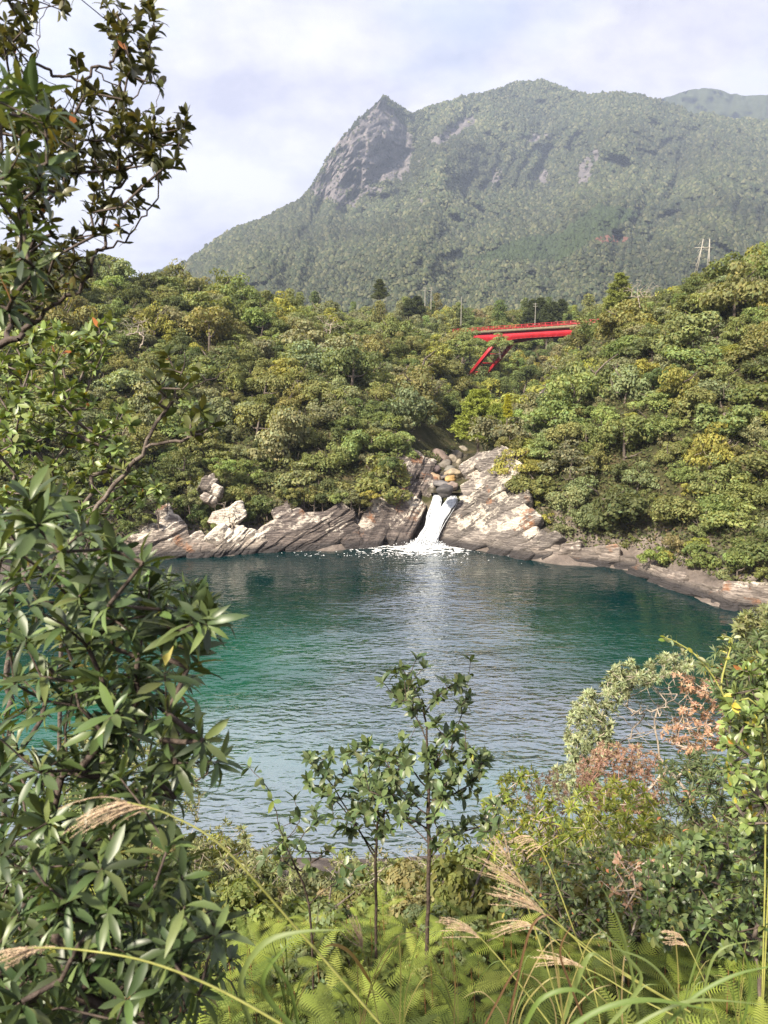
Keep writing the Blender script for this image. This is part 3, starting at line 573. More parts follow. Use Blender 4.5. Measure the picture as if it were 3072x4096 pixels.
# splash droplets
nd = 2600; ang = rw.uniform(0, 2 * math.pi, nd); rr_ = np.abs(rw.normal(0, 1.2, nd))
dp = np.stack([np.cos(ang) * rr_ * 1.3 - .2, np.sin(ang) * rr_ * .7 - .3, np.abs(rw.normal(0, .55, nd)) * np.exp(-rr_ * .5)], -1)
oc = np.array([(1, 0, 0), (-1, 0, 0), (0, 1, 0), (0, -1, 0), (0, 0, 1), (0, 0, -1)]); of = np.array([(0, 2, 4), (2, 1, 4), (1, 3, 4), (3, 0, 4), (2, 0, 5), (1, 2, 5), (3, 1, 5), (0, 3, 5)])
dv_ = dp[:, None] + oc[None] * rw.uniform(.02, .09, (nd, 1, 1))
tag(mobj('splash', mesh_np('splash', dv_.reshape(-1, 3), (of[None] + (np.arange(nd) * 6)[:, None, None]).reshape(-1, 3), M_FALL), wf), kind='stuff')
# foam lying on the pool
fxs = np.arange(-14, 22, .10); fys = np.arange(76, 93, .12); fgx, fgy = np.meshgrid(fxs, fys, indexing='ij')
ctr = fall_base[:2]; dx = (fgx - ctr[0] + 0.6); dy = (fgy - ctr[1])
dist = np.hypot(dx / np.where(dx < 0, 13.0, 9.5), dy / np.where(dy < 0, 7.5, 3.0))
nz = np.array([abs(noise.noise(Vector((x * .75 + .5 * noise.noise(Vector((x * .6, y * .6, 3))), y * 1.25, 1.3)))) + .5 * abs(noise.noise(Vector((x * 2.1, y * 3.3, 4.1)))) for x, y in zip(fgx.ravel(), fgy.ravel())]).reshape(fgx.shape)
fm = nz < np.clip(.80 - dist * .80, 0, 1) ** 1.2
fm &= hgt(fgx, fgy) < -.2
# thin foam lines drifting to the left
nz2 = np.array([abs(noise.noise(Vector((x * .35, y * 1.9, 7.7)))) for x, y in zip(fgx.ravel(), fgy.ravel())]).reshape(fgx.shape)
fl_ = np.exp(-((fgy - 84.5 + .06 * fgx) / 1.6) ** 2) * (fgx < 16); fm |= (nz2 < .022 * fl_ * np.clip(1 - np.abs(fgx - 2) / 16, 0, 1)) & (rw.random(fgx.shape) < .8)
ii = np.argwhere(fm); s_ = .055
qv = np.stack([np.stack([fxs[ii[:, 0]] + a * s_, fys[ii[:, 1]] + b * s_, np.full(len(ii), .03)], -1) for a, b in ((-1, -1), (1, -1), (1, 1), (-1, 1))], 1) 
qv += rw.normal(0, .02, qv.shape) * np.array([1, 1, 0]) + np.array([0, 0, 1]) * np.abs(rw.normal(0, .015, (len(ii), 4, 1)))
foam = mobj('foam', mesh_np('foam', qv.reshape(-1, 3), np.arange(len(ii) * 4).reshape(-1, 4), M_FOAM)); tag(foam, 'white foam spreading on the pool below the waterfall', 'foam', kind='stuff')

# ------------------------------------------------------------------ hillside trees
def crown(seed, nclump, per, leaf, shape='round'):
    r = np.random.default_rng(seed); P_, D_, T_ = [], [], []
    for i in range(nclump):
        if shape == 'tier':
            a = r.uniform(0, 2 * math.pi); rad = math.sqrt(r.random()) * .9; z = .25 + .95 * (1 - rad) * r.random() ** .5 + r.choice([0, .25, .5]) * (1 - rad)
            c = np.array([math.cos(a) * rad, math.sin(a) * rad, z]); cr = np.array([.34, .34, .13]) * r.uniform(.8, 1.2)
        elif shape == 'tall':
            z = r.uniform(.1, 2.1); rad = (1 - z / 2.5) * .75 * math.sqrt(r.random()); a = r.uniform(0, 2 * math.pi)
            c = np.array([math.cos(a) * rad, math.sin(a) * rad, z]); cr = np.array([.26, .26, .2]) * r.uniform(.8, 1.2)
        else:
            if i == 0:
                nl = r.integers(3, 6); la = r.uniform(0, 6.28) + np.arange(nl) * 6.28 / nl + r.normal(0, .4, nl); lr = r.uniform(.25, .62, nl); lobes = np.stack([np.cos(la) * lr, np.sin(la) * lr, r.uniform(.25, .85, nl)], -1); lsz = r.uniform(.36, .62, nl)
            k_ = i % nl; d = unit(r.normal(size=3) + np.array([0, 0, .45])); d[2] = max(d[2], -.4)
            c = lobes[k_] + d * lsz[k_] * r.uniform(.7, 1.05) * np.array([1, 1, .8]); cr = np.full(3, r.uniform(.15, .33)) * np.array([1.1, 1.1, .72])
        n = int(per * r.uniform(.7, 1.3)); dd = unit(r.normal(size=(n, 3)) + np.array([0, 0, .45]))
        P_.append(c + dd * cr * r.uniform(.72, 1.05, (n, 1))); D_.append(dd); T_.append(np.full(n, r.uniform(.78, 1.2)) * r.uniform(.75, 1.3, n))
    p = np.concatenate(P_); d = np.concatenate(D_); t_ = np.concatenate(T_); n = len(p)
    nrm = unit(d + r.normal(0, .45, (n, 3)) + np.array([0, 0, .25])); x = unit(np.cross(nrm, r.normal(size=(n, 3)))); y = np.cross(nrm, x)
    L = leaf * r.uniform(.7, 1.4, (n, 1)); Wd = L * r.uniform(.45, .8, (n, 1))
    V_ = np.stack([p - x * L, p - y * Wd + nrm * Wd * .2, p + x * L, p + y * Wd + nrm * Wd * .2], 1)
    hue = r.normal(0, .07, (n, 1)); colr = np.clip(np.stack([t_ * (1 + hue[:, 0]), t_, t_ * (1 - hue[:, 0] * .5)], -1), .3, 2)
    return V_.reshape(-1, 3), np.arange(n * 4).reshape(-1, 4), np.repeat(colr, 4, 0)
def trunk_mesh(seed, shape):
    r = np.random.default_rng(seed); H = 1.5 if shape == 'tall' else .75
    pts = [np.array([0, 0, -.9])]; 
    for k in range(4): pts.append(pts[-1] + np.array([r.normal(0, .07), r.normal(0, .07), (H + .9) / 4]))
    pts = np.array(pts); parts = [chain(pts, np.linspace(.075, .03, 5), 6)]
    for k in range(7):
        b = pts[r.integers(1, 5)]; a = r.uniform(0, 6.28); e = b + np.array([math.cos(a) * r.uniform(.35, .75), math.sin(a) * r.uniform(.35, .75), r.uniform(.1, .5)])
        m_ = (b + e) / 2 + np.array([0, 0, -.06]) + r.normal(0, .05, 3); parts.append(chain([b, m_, e], [.03, .02, .008], 5))
    return merge(parts)
PROTO = {}
for nm, shp, cnt, ncl, per, lf in (('round', 'round', 10, 36, 100, .048), ('tier', 'tier', 4, 30, 90, .05), ('tall', 'tall', 3, 30, 90, .05), ('bush', 'round', 4, 16, 120, .06)):
    L_ = []
    for i in range(cnt):
        V_, F_, C_ = crown(100 + i * 7 + len(nm), ncl, per, lf, shp); me = mesh_np('crown', V_, F_, M_HILL, C_)
        tv, tfc = trunk_mesh(50 + i, shp); L_.append((me, mesh_np('trunk', tv, tfc, M_BARK, smooth=True)))
    PROTO[nm] = L_
COLS = {'olive-green': (.168, .178, .062), 'dark green': (.098, .122, .044), 'mid-green': (.140, .168, .054), 'grey-green': (.180, .195, .100), 'yellow-green': (.245, .250, .060), 'brownish': (.190, .172, .085), 'light green': (.180, .225, .076)}
rt = random.Random(21)
BRIDGE_GAP = [(455, 319), (600, 316), (600, 345), (556, 352), (530, 376), (474, 374), (470, 345)]
LIPZ = [(405, 425), (460, 420), (505, 447), (480, 470), (462, 500), (430, 500), (425, 470), (405, 455)]
spots = []
def try_spot(x, y, R, kind, minfac=1.0):
    z = h1(x, y)
    top = np.array([x, y, z + R * 1.35]); px, py, f = project(top); px, py = float(px), float(py)
    cpx, cpy, _ = project(np.array([x, y, z + R * .5]))
    if px < -45 or px > 815: return
    for poly in ROCK_PX + [LIPZ]:
        if bool(in_poly(np.array(float(cpx)), np.array(float(cpy)), poly)): return
        if kind != 'bush' and bool(in_poly(np.array(float(cpx)), np.array(float(cpy) + 6), poly)): return
    if y < 226:
        rp = R * F / f * .85
        for dx_ in (-rp, -rp / 2, 0, rp / 2, rp):
            for yy in (py + 2, (py + float(cpy)) / 2, float(cpy)):
                if bool(in_poly(np.array(px + dx_), np.array(yy), BRIDGE_GAP)): return
    for (x2, y2, R2, *_r) in spots:
        if (x - x2) ** 2 + (y - y2) ** 2 < (minfac * .50 * (R + R2)) ** 2: return
    ts = np.linspace(.04, .96, 40); L = CAM + (top - CAM) * ts[:, None]
    if np.any(hfast(L[:, 0], L[:, 1]) > L[:, 2]): return
    spots.append((x, y, R, kind, z, px, py, f))
def zone_of(x, y, px, py):
    if y > 205: return 'on the ridge left of the bridge' if px < 440 else 'behind the bridge' if px < 600 else 'on the ridge right of the bridge'
    left = px < 440 and x < 16
    if left:
        if py < 320: return 'on the left hilltop'
        if py < 385: return 'on the upper left hillside'
        if py < 450: return 'on the middle left hillside'
        return 'just above the left cliff'
    if py < 300 or (py < 345 and px < 610): return 'on the right hilltop'
    if py < 385: return 'on the upper right hillside'
    if py < 460: return 'on the middle right hillside'
    return 'low on the right bank'
# big crowns first, then smaller ones, then bushes by the rocks
for i in range(7500):
    x = rt.uniform(-75, 82); y = rt.uniform(66, 175)
    z = h1(x, y)
    if z < 3.2 or (abs(x - np.interp(y, [94, 108, 122, 145, 178], [8, 10.5, 14, 22, 34])) < 3.6 and z < 12): continue
    R_ = 1.9 + 3.6 * rt.random() ** 1.5; gd = abs(x - np.interp(y, [94, 108, 122, 145, 178, 205], [8, 10.5, 14, 22, 34, 45]))
    if 118 < y < 205 and gd < 8: R_ = min(R_, 1.5 + gd * .16)
    try_spot(x, y, R_, 'round' if rt.random() < .82 else 'tier')
for i in range(2600):
    x = rt.uniform(-60, 80); y = rt.uniform(64, 150); z = h1(x, y)
    if z < 1.6 or (abs(x - np.interp(y, [94, 108, 122, 145, 178], [8, 10.5, 14, 22, 34])) < 3.0 and z < 10): continue
    try_spot(x, y, rt.uniform(1.1, 1.9), 'bush', .92)
nfront = len(spots)
for i in range(2600):
    x = rt.uniform(-60, 150); y = rt.uniform(176, 300); z = h1(x, y)
    try_spot(x, y, rt.uniform(3.2, 5.0), rt.choice(['round', 'round', 'round', 'tier', 'tall']), .95)
print('TREES', len(spots), nfront)
EDGE = [((133, 536), (165, 510), 84), ((172, 508), (200, 514), 88), ((245, 520), (285, 506), 89.5), ((285, 505), (372, 507), 90.5), ((360, 506), (388, 476), 94), ((390, 472), (404, 444), 98), ((508, 452), (535, 512), 96), ((535, 512), (552, 544), 90), ((548, 536), (612, 546), 86.5), ((612, 544), (650, 562), 83), ((650, 562), (725, 580), 75), ((725, 580), (800, 590), 69), ((186, 470), (200, 500), 90), ((220, 500), (222, 470), 91)]
EDGED = set()
for (ax_, ay_), (bx_, by_), Y in EDGE:
    n_ = max(2, int(math.hypot(bx_ - ax_, by_ - ay_) / 9))
    for k in range(n_ + 1):
        f_ = (k + rt.uniform(-.3, .3)) / n_; R = rt.uniform(.9, 1.7); ex, ey = ax_ + (bx_ - ax_) * f_, ay_ + (by_ - ay_) * f_ + rt.uniform(-10, -3)
        p_ = at_Y(ex, ey, Y + rt.uniform(-.5, 1.0)); q_ = project(p_ + np.array([0, 0, R * 1.3])); spots.append((p_[0], p_[1], R, 'bush', p_[2] - R * .5, float(q_[0]), float(q_[1]), float(q_[2]))); EDGED.add(round(spots[-1][5], 4))
rec = []
for s in spots:
    x, y, R, kind, z, px, py, f = s
    rs = random.Random(int(x * 1000) ^ int(y * 77))
    right = x > 16 or (x > 8 and y > 96)
    w = {'olive-green': 4, 'dark green': 3.0, 'mid-green': 3, 'grey-green': 3, 'yellow-green': .5, 'brownish': .2, 'light green': .8}
    if right: w.update({'yellow-green': 2.0, 'dark green': 1.4, 'light green': 1.6})
    if y > 205: w.update({'dark green': 3, 'brownish': 1.0})
    if 115 < y < 205 and abs(x - np.interp(y, [94, 108, 122, 145, 178, 205], [8, 10.5, 14, 22, 34, 45])) < 7: w = {'dark green': 1}  # gorge trees all dark green: shade of the gorge put into leaf colour
    cn = rs.choices(list(w), list(w.values()))[0]
    word = {'round': 'rounded', 'tier': 'flat-tiered', 'tall': 'tall', 'bush': 'small bushy'}[kind]
    rec.append([s, cn, word, zone_of(x, y, px, py)])
grp = {}
for r_ in rec: grp.setdefault((r_[1], r_[2], r_[3]), []).append(r_)
for key, lst in grp.items():
    lst.sort(key=lambda r_: r_[0][5])
    for k, r_ in enumerate(lst): r_.append('%s %s %s %s%s' % (key[1], key[0], 'shrub' if key[1] == 'small bushy' else 'tree', key[2], '' if len(lst) == 1 else ', %s from left' % ordinal(k)))
KINDS = {'olive-green': 'olive_tree', 'brownish': 'olive_tree', 'yellow-green': 'pale_tree', 'light green': 'pale_tree', 'grey-green': 'grey_green_tree', 'dark green': 'dark_tree', 'mid-green': 'broadleaf_tree'}
NAMES = {'round': 'broadleaf_tree', 'tier': 'tiered_tree', 'tall': 'cedar_tree', 'bush': 'hillside_shrub'}
def plant_tree(x, y, z, R, kind, colr, label, group, name=None, idx=None, sz=None):
    rs = random.Random(int(x * 911) ^ int(y * 373))
    cm_, tm = PROTO[kind][rs.randrange(len(PROTO[kind])) if idx is None else idx]
    root = thing(name or NAMES[kind], (x, y, z), label, 'shrub' if kind == 'bush' else 'tree', group)
    root.rotation_euler = (rs.uniform(-.12, .12), rs.uniform(-.12, .12), rs.uniform(0, 6.28)); root.scale = (R * rs.uniform(.85, 1.2), R * rs.uniform(.85, 1.2), R * (sz or rs.uniform(.8, 1.3)))
    j = rs.uniform(.85, 1.18)
    mobj('crown', cm_, root, tuple(c * j * rs.uniform(.93, 1.07) for c in colr)); mobj('trunk', tm, root)
    return root
for s, cn, word, zn, lab in rec:
    x, y, R, kind, z, px, py, f = s
    plant_tree(x, y, z + (R * .1 if kind == 'bush' else -R * .05), R, kind, COLS[cn], lab, ('shrubs ' if kind == 'bush' else 'trees ') + zn, KINDS[cn] if kind == 'round' else 'cliff_shrub' if kind == 'bush' and round(px, 4) in EDGED else None)

# undergrowth on the hillsides: leaf litter, low leaves and creepers
ru = np.random.default_rng(17); n = 420000; ux = ru.uniform(-75, 85, n); uy = ru.uniform(60, 235, n); uz = hfast(ux, uy); ok = uz > 1.4
sx_ = np.interp(uy, [94, 108, 122, 145, 178, 235], [8, 10.5, 14, 22, 34, 55]); ok &= ~((np.abs(ux - sx_) < 3.0) & (uy < 140) & (uz < 11)); pxu, pyu, fu = project(np.stack([ux, uy, uz], -1)); ok &= (pxu > -20) & (pxu < 790)
ok &= np.where(uy < 125, True, ru.random(n) < .5)
for poly in ROCK_PX: ok &= ~in_poly(pxu, pyu, poly)
ux, uy, uz = ux[ok], uy[ok], uz[ok]; n = len(ux); print('UNDER', n)
p = np.stack([ux, uy, uz + ru.uniform(0.02, .75, n)], -1); nr_ = unit(ru.normal(0, .6, (n, 3)) + np.array([0, -.5, .8])); x = unit(np.cross(nr_, ru.normal(size=(n, 3)))); y = np.cross(nr_, x); L = ru.uniform(.13, .27, (n, 1)); V_ = np.stack([p - x * L, p - y * L * .6, p + x * L, p + y * L * .6], 1)
pu = np.array([(.075, .095, .034), (.10, .11, .04), (.13, .13, .05), (.13, .095, .055), (.06, .075, .03)]); cu = pu[ru.choice(5, n, p=[.3, .3, .18, .08, .14])] * ru.uniform(.7, 1.25, (n, 1))
o = mobj('undergrowth', mesh_np('undergrowth', V_.reshape(-1, 3), np.arange(n * 4).reshape(-1, 4), M_HILL, np.repeat(cu, 4, 0)), None, (1, 1, 1)); tag(o, 'low leafy undergrowth between the hillside trees', 'undergrowth', kind='stuff')
for (px, py, Y, R, kd, cn, lab) in [(500, 345, 203, 3.3, 'tier', 'light green', 'flat-tiered tree hiding the left part of the red girder'), (472, 345, 206, 3.6, 'tier', 'mid-green', 'flat-tiered tree before the left end of the bridge'), (458, 352, 190, 3.6, 'round', 'mid-green', 'rounded tree just left of the bridge legs'), (478, 385, 185, 3.0, 'round', 'dark green', 'dark rounded tree at the foot of the bridge legs'), (500, 388, 182, 3.2, 'round', 'dark green', 'dark rounded tree in the gorge under the bridge'), (525, 378, 190, 3.0, 'round', 'dark green', 'dark rounded tree right of the bridge legs in the gorge'), (582, 341, 156, 3.6, 'round', 'olive-green', 'rounded tree hiding the right end of the bridge'), (600, 334, 150, 4.2, 'round', 'mid-green', 'second rounded tree right of the visible bridge end'), (450, 348, 203, 4.2, 'round', 'olive-green', 'rounded tree covering the far left end of the bridge'), (463, 350, 200, 3.6, 'tier', 'light green', 'tiered tree left of the bridge legs over the deck end')]:
    b_ = at_Y(px, py, Y); plant_tree(b_[0], b_[1], b_[2] - R * .3, R, kd, COLS[cn], lab, None)

# bright pine beside the stream and a few tall trunks behind the bridge
def pine(name, label, base, H, Rm, colr, seed, tiers=11, bare=.12, cat='pine'):
    r = np.random.default_rng(seed); root = thing(name, base, label, cat)
    P_, D_ = [], []; parts = [chain([(0, 0, -1), (r.normal(0, .1), 0, H * .5), (0, 0, H * .98)], [H * .028, H * .018, H * .004], 6)]
    for k in range(tiers):
        zt = H * (bare + (1 - bare) * k / tiers); Rt = Rm * (1 - (k / tiers) ** 1.3) * r.uniform(.8, 1.1) + .12 * Rm
        for a in r.uniform(0, 6.28, 6):
            e = np.array([math.cos(a) * Rt, math.sin(a) * Rt, zt + Rt * .22]); s0 = np.array([0, 0, zt]); parts.append(chain([s0, (s0 + e) / 2 - np.array([0, 0, .03 * H]), e], [H * .008, H * .006, H * .002], 4))
            for t0 in np.linspace(.3, 1.05, 8):
                c = s0 + (e - s0) * t0; n = 26; dd = unit(r.normal(size=(n, 3)) + np.array([0, 0, .5])); P_.append(c + dd * r.uniform(.2, 1.0, (n, 1)) * np.array([.14, .14, .08]) * H * .55); D_.append(dd)
    p = np.concatenate(P_); d = np.concatenate(D_); n = len(p); x = unit(d + r.normal(0, .4, (n, 3))); y = unit(np.cross(x, r.normal(size=(n, 3))))
    L = H * .030; Wd = L * .28; V_ = np.stack([p - x * L, p - y * Wd, p + x * L, p + y * Wd], 1); cc_ = np.repeat(r.uniform(.7, 1.35, (n, 1)) * np.ones(3), 4, 0)
    mobj('crown', mesh_np('crown', V_.reshape(-1, 3), np.arange(n * 4).reshape(-1, 4), M_HILL, cc_), root, colr)
    V_, F_ = merge(parts); mobj('trunk', mesh_np('trunk', V_, F_, M_BARK, smooth=True), root); return root
def base_at(px, py, Y):
    p = at_Y(px, py, Y); return np.array([p[0], p[1], h1(p[0], p[1])])
b_ = at_Y(478, 448, 113); pine('pine_tree', 'bright yellow-green pine standing over the stream right of the boulders', b_, 9.0, 3.6, (.21, .25, .045), 4)
b_ = at_Y(497, 446, 108); pine('pine_tree', 'smaller bright pine on top of the smooth slab', b_, 6.2, 2.6, (.18, .22, .045), 5)
b_ = at_Y(618, 318, 139); pine('pine_tree', 'tall light green pine rising from the right hilltop', b_, 8.0, 2.6, (.19, .22, .06), 6)
b_ = at_Y(507, 420, 104); pine('pine_sapling', 'thin yellow-green sapling above the smooth slab', b_, 3.6, .6, (.30, .30, .03), 7, cat='sapling')
b_ = at_Y(380, 302, 240); pine('cedar_tree', 'dark conifer poking above the skyline left of the bridge', b_, 7.0, 2.4, (.07, .085, .03), 8, cat='tree')
for k, (px, H) in enumerate(((527, 13), (533, 15), (540, 14), (547, 15), (553, 14), (561, 13), (409, 10), (417, 11))):
    b_ = base_at(px, 330, 262 + (k % 3) * 4); pine('cedar_tree', ('dark cedar with pale bare trunk behind the bridge, %s from left' % ordinal(k)) if k < 6 else 'conical cedar near the utility poles, %s one' % ('left' if k == 6 else 'right'), b_, H, 2.6, (.055, .07, .026), 20 + k, 8, .45, 'tree')

# bare pale dead branches in the canopy
def dead_tree(name, label, base, H, seed, m=None, cat='dead tree', spread=1.0, n=60):
    r = np.random.default_rng(seed); tips = np.stack([r.normal(0, .3 * H * spread, n), r.normal(0, .3 * H * spread, n), r.uniform(.4, 1.0, n) * H], -1)
    return bare_plant(name, label, base, tips, r, m or M_TWIG, cat, r0=.012 * H / 3)


# ------------------------------------------------------------------ bridge, poles, pylon
def dk(px, py, Y): return at_Y(px, py, Y)
DZ = 33.35
L0 = np.array([28.3, 215.0, DZ]); R0 = np.array([48.7, 190.0, DZ]); bd = unit(R0 - L0); bp_ = np.array([-bd[1], bd[0], 0.0]) ; bp_ = bp_ if bp_[1] > 0 else -bp_
BW = 7.0
br = thing('road_bridge', L0 - bd * 6 + np.array([0, 0, -DZ + 21]), 'red steel bridge with slanting legs crossing the wooded gorge', 'bridge')
bo = np.array(br.location)
def bpart(name, geo, m, smooth=False, parent=br): return mobj(name, mesh_np(name, geo[0] - bo, geo[1], m, smooth=smooth), parent)
def onb(s, side, z): return np.array([L0[0], L0[1], 0]) + bd * s + bp_ * side + np.array([0, 0, z])
S0, S1 = -12, 52
dkp = bpart('deck', beam(onb(S0, BW / 2, DZ - .2), onb(S1, BW / 2, DZ - .2), BW + 1.2, .4), M_CONC)
def girder(side):
    ss = np.linspace(S0, S1, 40); parts = []
    dpth = 2.0 + .75 * np.exp(-((ss - 5.5) / 5.0) ** 2) + .75 * np.exp(-((ss - 44) / 5.0) ** 2)
    V_ = []
    for s_, d_ in zip(ss, dpth):
        for o_, z_ in ((-.15, DZ - .42), (.15, DZ - .42), (.15, DZ - .42 - d_), (-.15, DZ - .42 - d_)): V_.append(onb(s_, side + o_, z_))
    F_ = []
    for i in range(39):
        for k in range(4): F_.append([i * 4 + k, i * 4 + (k + 1) % 4, i * 4 + 4 + (k + 1) % 4, i * 4 + 4 + k])
    fl = [beam(onb(a, side, DZ - .42 - da), onb(b, side, DZ - .42 - db), .6, .07) for a, b, da, db in zip(ss[:-1], ss[1:], dpth[:-1], dpth[1:])]
    fl.append(beam(onb(S0, side, DZ - .45), onb(S1, side, DZ - .45), .55, .06))
    return merge([(np.array(V_), np.array(F_))] + fl)
for sd in (0, BW): bpart('girder', girder(sd), M_RED)
leg_s = [(5.0, -6.5), (44, 55)]
for (st_, sb_) in leg_s:
    zb = 20.2
    for sd in (0, BW):
        g = [beam(onb(st_, sd, DZ - 2.7), onb(sb_, sd, zb), .75, .9)]
        for e in (-.42, .42): g.append(beam(onb(st_ + e, sd, DZ - 3.0), onb(sb_ + e, sd, zb), .95, .06))
        bpart('leg', merge(g), M_RED)
    g = []
    for k in range(4):
        f0, f1 = .1 + k * .24, .1 + (k + 1) * .24; q = lambda f, sd: onb(st_ + (sb_ - st_) * f, sd, DZ - 2.7 + (zb - DZ + 2.7) * f)
        g += [beam(q(f0, 0), q(f0, BW), .3, .3), beam(q(f0, 0), q(min(f1, 1), BW), .22, .22)]
    bpart('cross_brace', merge(g), M_RED)
bpart('cross_frame', merge([beam(onb(s_, 0, DZ - 1.6), onb(s_, BW, DZ - 1.6), .2, .5) for s_ in np.arange(S0 + 2, S1, 5.0)]), M_RED)
bpart('footing', merge([box(onb(-6.8, sd, 19.6), (2.2, 2.2, 2.4)) for sd in (0, BW)]), M_CONC)
for sd in (-.45, BW + .45):
    rl = bpart('railing', merge([beam(onb(S0, sd, DZ + z_), onb(S1, sd, DZ + z_), .1, .1) for z_ in (.35, .7, 1.1)]), M_RED)
    for s_ in np.arange(S0, S1, 2.0): bpart('railing_post', beam(onb(s_, sd, DZ), onb(s_, sd, DZ + 1.15), .14, .14, up=(1, 0, 0)), M_RED, parent=rl)
bpart('fascia', beam(onb(S0, -.72, DZ - .22), onb(S1, -.72, DZ - .22), .14, .62), M_CONC)

def pole(px, pyt, pyb, Y, lab, arms=True):
    t_ = at_Y(px, pyt, Y); b_ = at_Y(px, pyb, Y); root = thing('utility_pole', b_, lab, 'pole', 'utility poles near the bridge'); H = t_[2] - b_[2]
    mobj('shaft', mesh_np('shaft', *chain([(0, 0, -1), (0, 0, H)], [.12, .08], 8), M_POLE, smooth=True), root)
    if arms:
        for z_ in (.3, 1.0): mobj('crossarm', mesh_np('crossarm', *box((0, 0, H - z_), (1.5, .1, .12)), M_POLE), root)
pole(425, 287, 303, 240, 'pale utility pole with crossarms left of the bridge, farther left')
pole(431, 287, 306, 235, 'pale utility pole with crossarms, second left of the bridge')
pole(461, 297, 322, 225, 'slim pale utility pole directly above the left bridge end', False)
pole(386, 297, 312, 245, 'short pale pole rising from trees by the dark conifer')
pole(535, 303, 322, 235, 'slim pole standing behind the bridge railing')
# two-legged transmission pylon on the right hilltop
pb = at_Y(703.5, 262, 150); pt_ = at_Y(703.5, 239, 150); H = pt_[2] - pb[2]
py_ = thing('transmission_pylon', pb - np.array([0, 0, 2]), 'pale two-masted transmission pylon above the right hilltop', 'pylon')
for sx in (-1, 1):
    g = [beam((sx * 1.25, 0, -1), (sx * .62 + .25, 0, H + 2), .16, .16), beam((sx * 1.25 - .5, 0, -1), (sx * .62 + .25, 0, H + 1.6), .12, .12)]
    for k in range(5): z_ = k * (H + 2) / 5; g.append(beam((sx * 1.25 - .5 * (1 - k / 5), 0, z_), (sx * 1.2 - .1 * k * sx, 0, z_ + .7), .07, .07))
    mobj('mast', mesh_np('mast', *merge(g), M_POLE), py_)
mobj('crossarm', mesh_np('crossarm', *merge([beam((-1.9, 0, H * .62 + 2), (1.9, 0, H * .62 + 2), .14, .14), beam((-1.2, 0, H * .4 + 2), (1.0, 0, H * .72 + 2), .08, .08), beam((1.2, 0, H * .4 + 2), (-.6, 0, H * .72 + 2), .08, .08)]), M_POLE), py_)

# ------------------------------------------------------------------ plants near the viewer
def tmpl_leaf(ws, droop=.18, fold=.25, xs=(0, .22, .5, .78, 1.0)):
    V_ = [(0, 0, 0)]
    for x, w in zip(xs[1:-1], ws): z = -droop * x * x; V_ += [(x, w, z + fold * w), (x, 0, z), (x, -w, z + fold * w)]
    V_.append((1, 0, -droop)); n = len(ws); F_ = [(0, 2, 1), (0, 3, 2)]
    for i in range(n - 1):
        a = 1 + i * 3; F_ += [(a, a + 1, a + 4), (a, a + 4, a + 3), (a + 1, a + 2, a + 5), (a + 1, a + 5, a + 4)]
    a = 1 + (n - 1) * 3; e = len(V_) - 1; F_ += [(a, a + 1, e), (a + 1, a + 2, e)]
    return np.array(V_, float), np.array(F_)
T_LONG = tmpl_leaf((.075, .125, .10), .22, .3)
T_OVAL = tmpl_leaf((.16, .23, .18), .10, .22)
T_LANCE = tmpl_leaf((.075, .11, .07), .25, .3)
T_SMALL = tmpl_leaf((.20,), .12, .3, (0, .5, 1.0))
T_NARROW = tmpl_leaf((.15,), .2, .3, (0, .45, 1.0))
def leaf_batch(T, pos, xd, zd, size):
    V0, F0 = T; x = unit(xd); z = unit(zd - (zd * x).sum(-1, keepdims=True) * x); y = np.cross(z, x)
    V_ = pos[:, None] + size[:, None, None] * (V0[None, :, :1] * x[:, None] + V0[None, :, 1:2] * y[:, None] + V0[None, :, 2:] * z[:, None])
    return V_.reshape(-1, 3), (F0[None] + (np.arange(len(pos)) * len(V0))[:, None, None]).reshape(-1, 3)
def skeleton(base, polys, tips, r, step=.12, sag=.1, jit=.06):
    nodes = [np.asarray(base, float)]; par = [-1]
    for pl, att in polys:
        pts = smooth_poly(pl, max(3, int(len(pl) * 3)))
        pr = int(np.argmin(((np.array(nodes) - pts[0]) ** 2).sum(1))) if att else 0
        for p in pts: nodes.append(p + r.normal(0, jit * step, 3)); par.append(pr); pr = len(nodes) - 1
    tips = np.asarray(tips); order = np.argsort(((tips - np.asarray(base)) ** 2).sum(1)); ends = np.full(len(tips), -1); base0 = np.asarray(base, float); cap = 4096; buf = np.zeros((cap, 3)); dbb = np.zeros(cap); nf = 0
    for t in order:
        p = tips[t]
        while len(nodes) > cap: buf = np.vstack([buf, np.zeros_like(buf)]); dbb = np.concatenate([dbb, np.zeros_like(dbb)]); cap = len(buf)
        if len(nodes) > nf:
            buf[nf:len(nodes)] = nodes[nf:]; dbb[nf:len(nodes)] = np.linalg.norm(buf[nf:len(nodes)] - base0, axis=1); nf = len(nodes)
        A = buf[:nf]; db = dbb[:nf]; d = np.sqrt(((A - p) ** 2).sum(1))
        k = int(np.argmin(d + .35 * np.maximum(0, db - np.linalg.norm(p - base)))); n = max(1, int(d[k] / step)); pr = k; s0 = A[k]
        for i in range(1, n + 1):
            f = i / n; q = s0 + (p - s0) * f + np.array([0, 0, -sag * d[k] * math.sin(math.pi * f)]) + (r.normal(0, jit * step * 2, 3) if i < n else 0)
            nodes.append(q); par.append(pr); pr = len(nodes) - 1
        ends[t] = pr
    return np.array(nodes), np.array(par), ends
def wood(nodes, par, ends, r0, rmax, power=.40, k=5):
    cnt = np.zeros(len(nodes)); cnt[ends] += 1
    for i in range(len(nodes) - 1, 0, -1): cnt[par[i]] += cnt[i]
    rad = np.minimum(r0 * np.maximum(cnt, .6) ** power, rmax); i = np.arange(1, len(nodes))
    return tubes(nodes[par[i]], nodes[i], np.minimum(rad[par[i]], rad[i] * 1.6), rad[i], k)
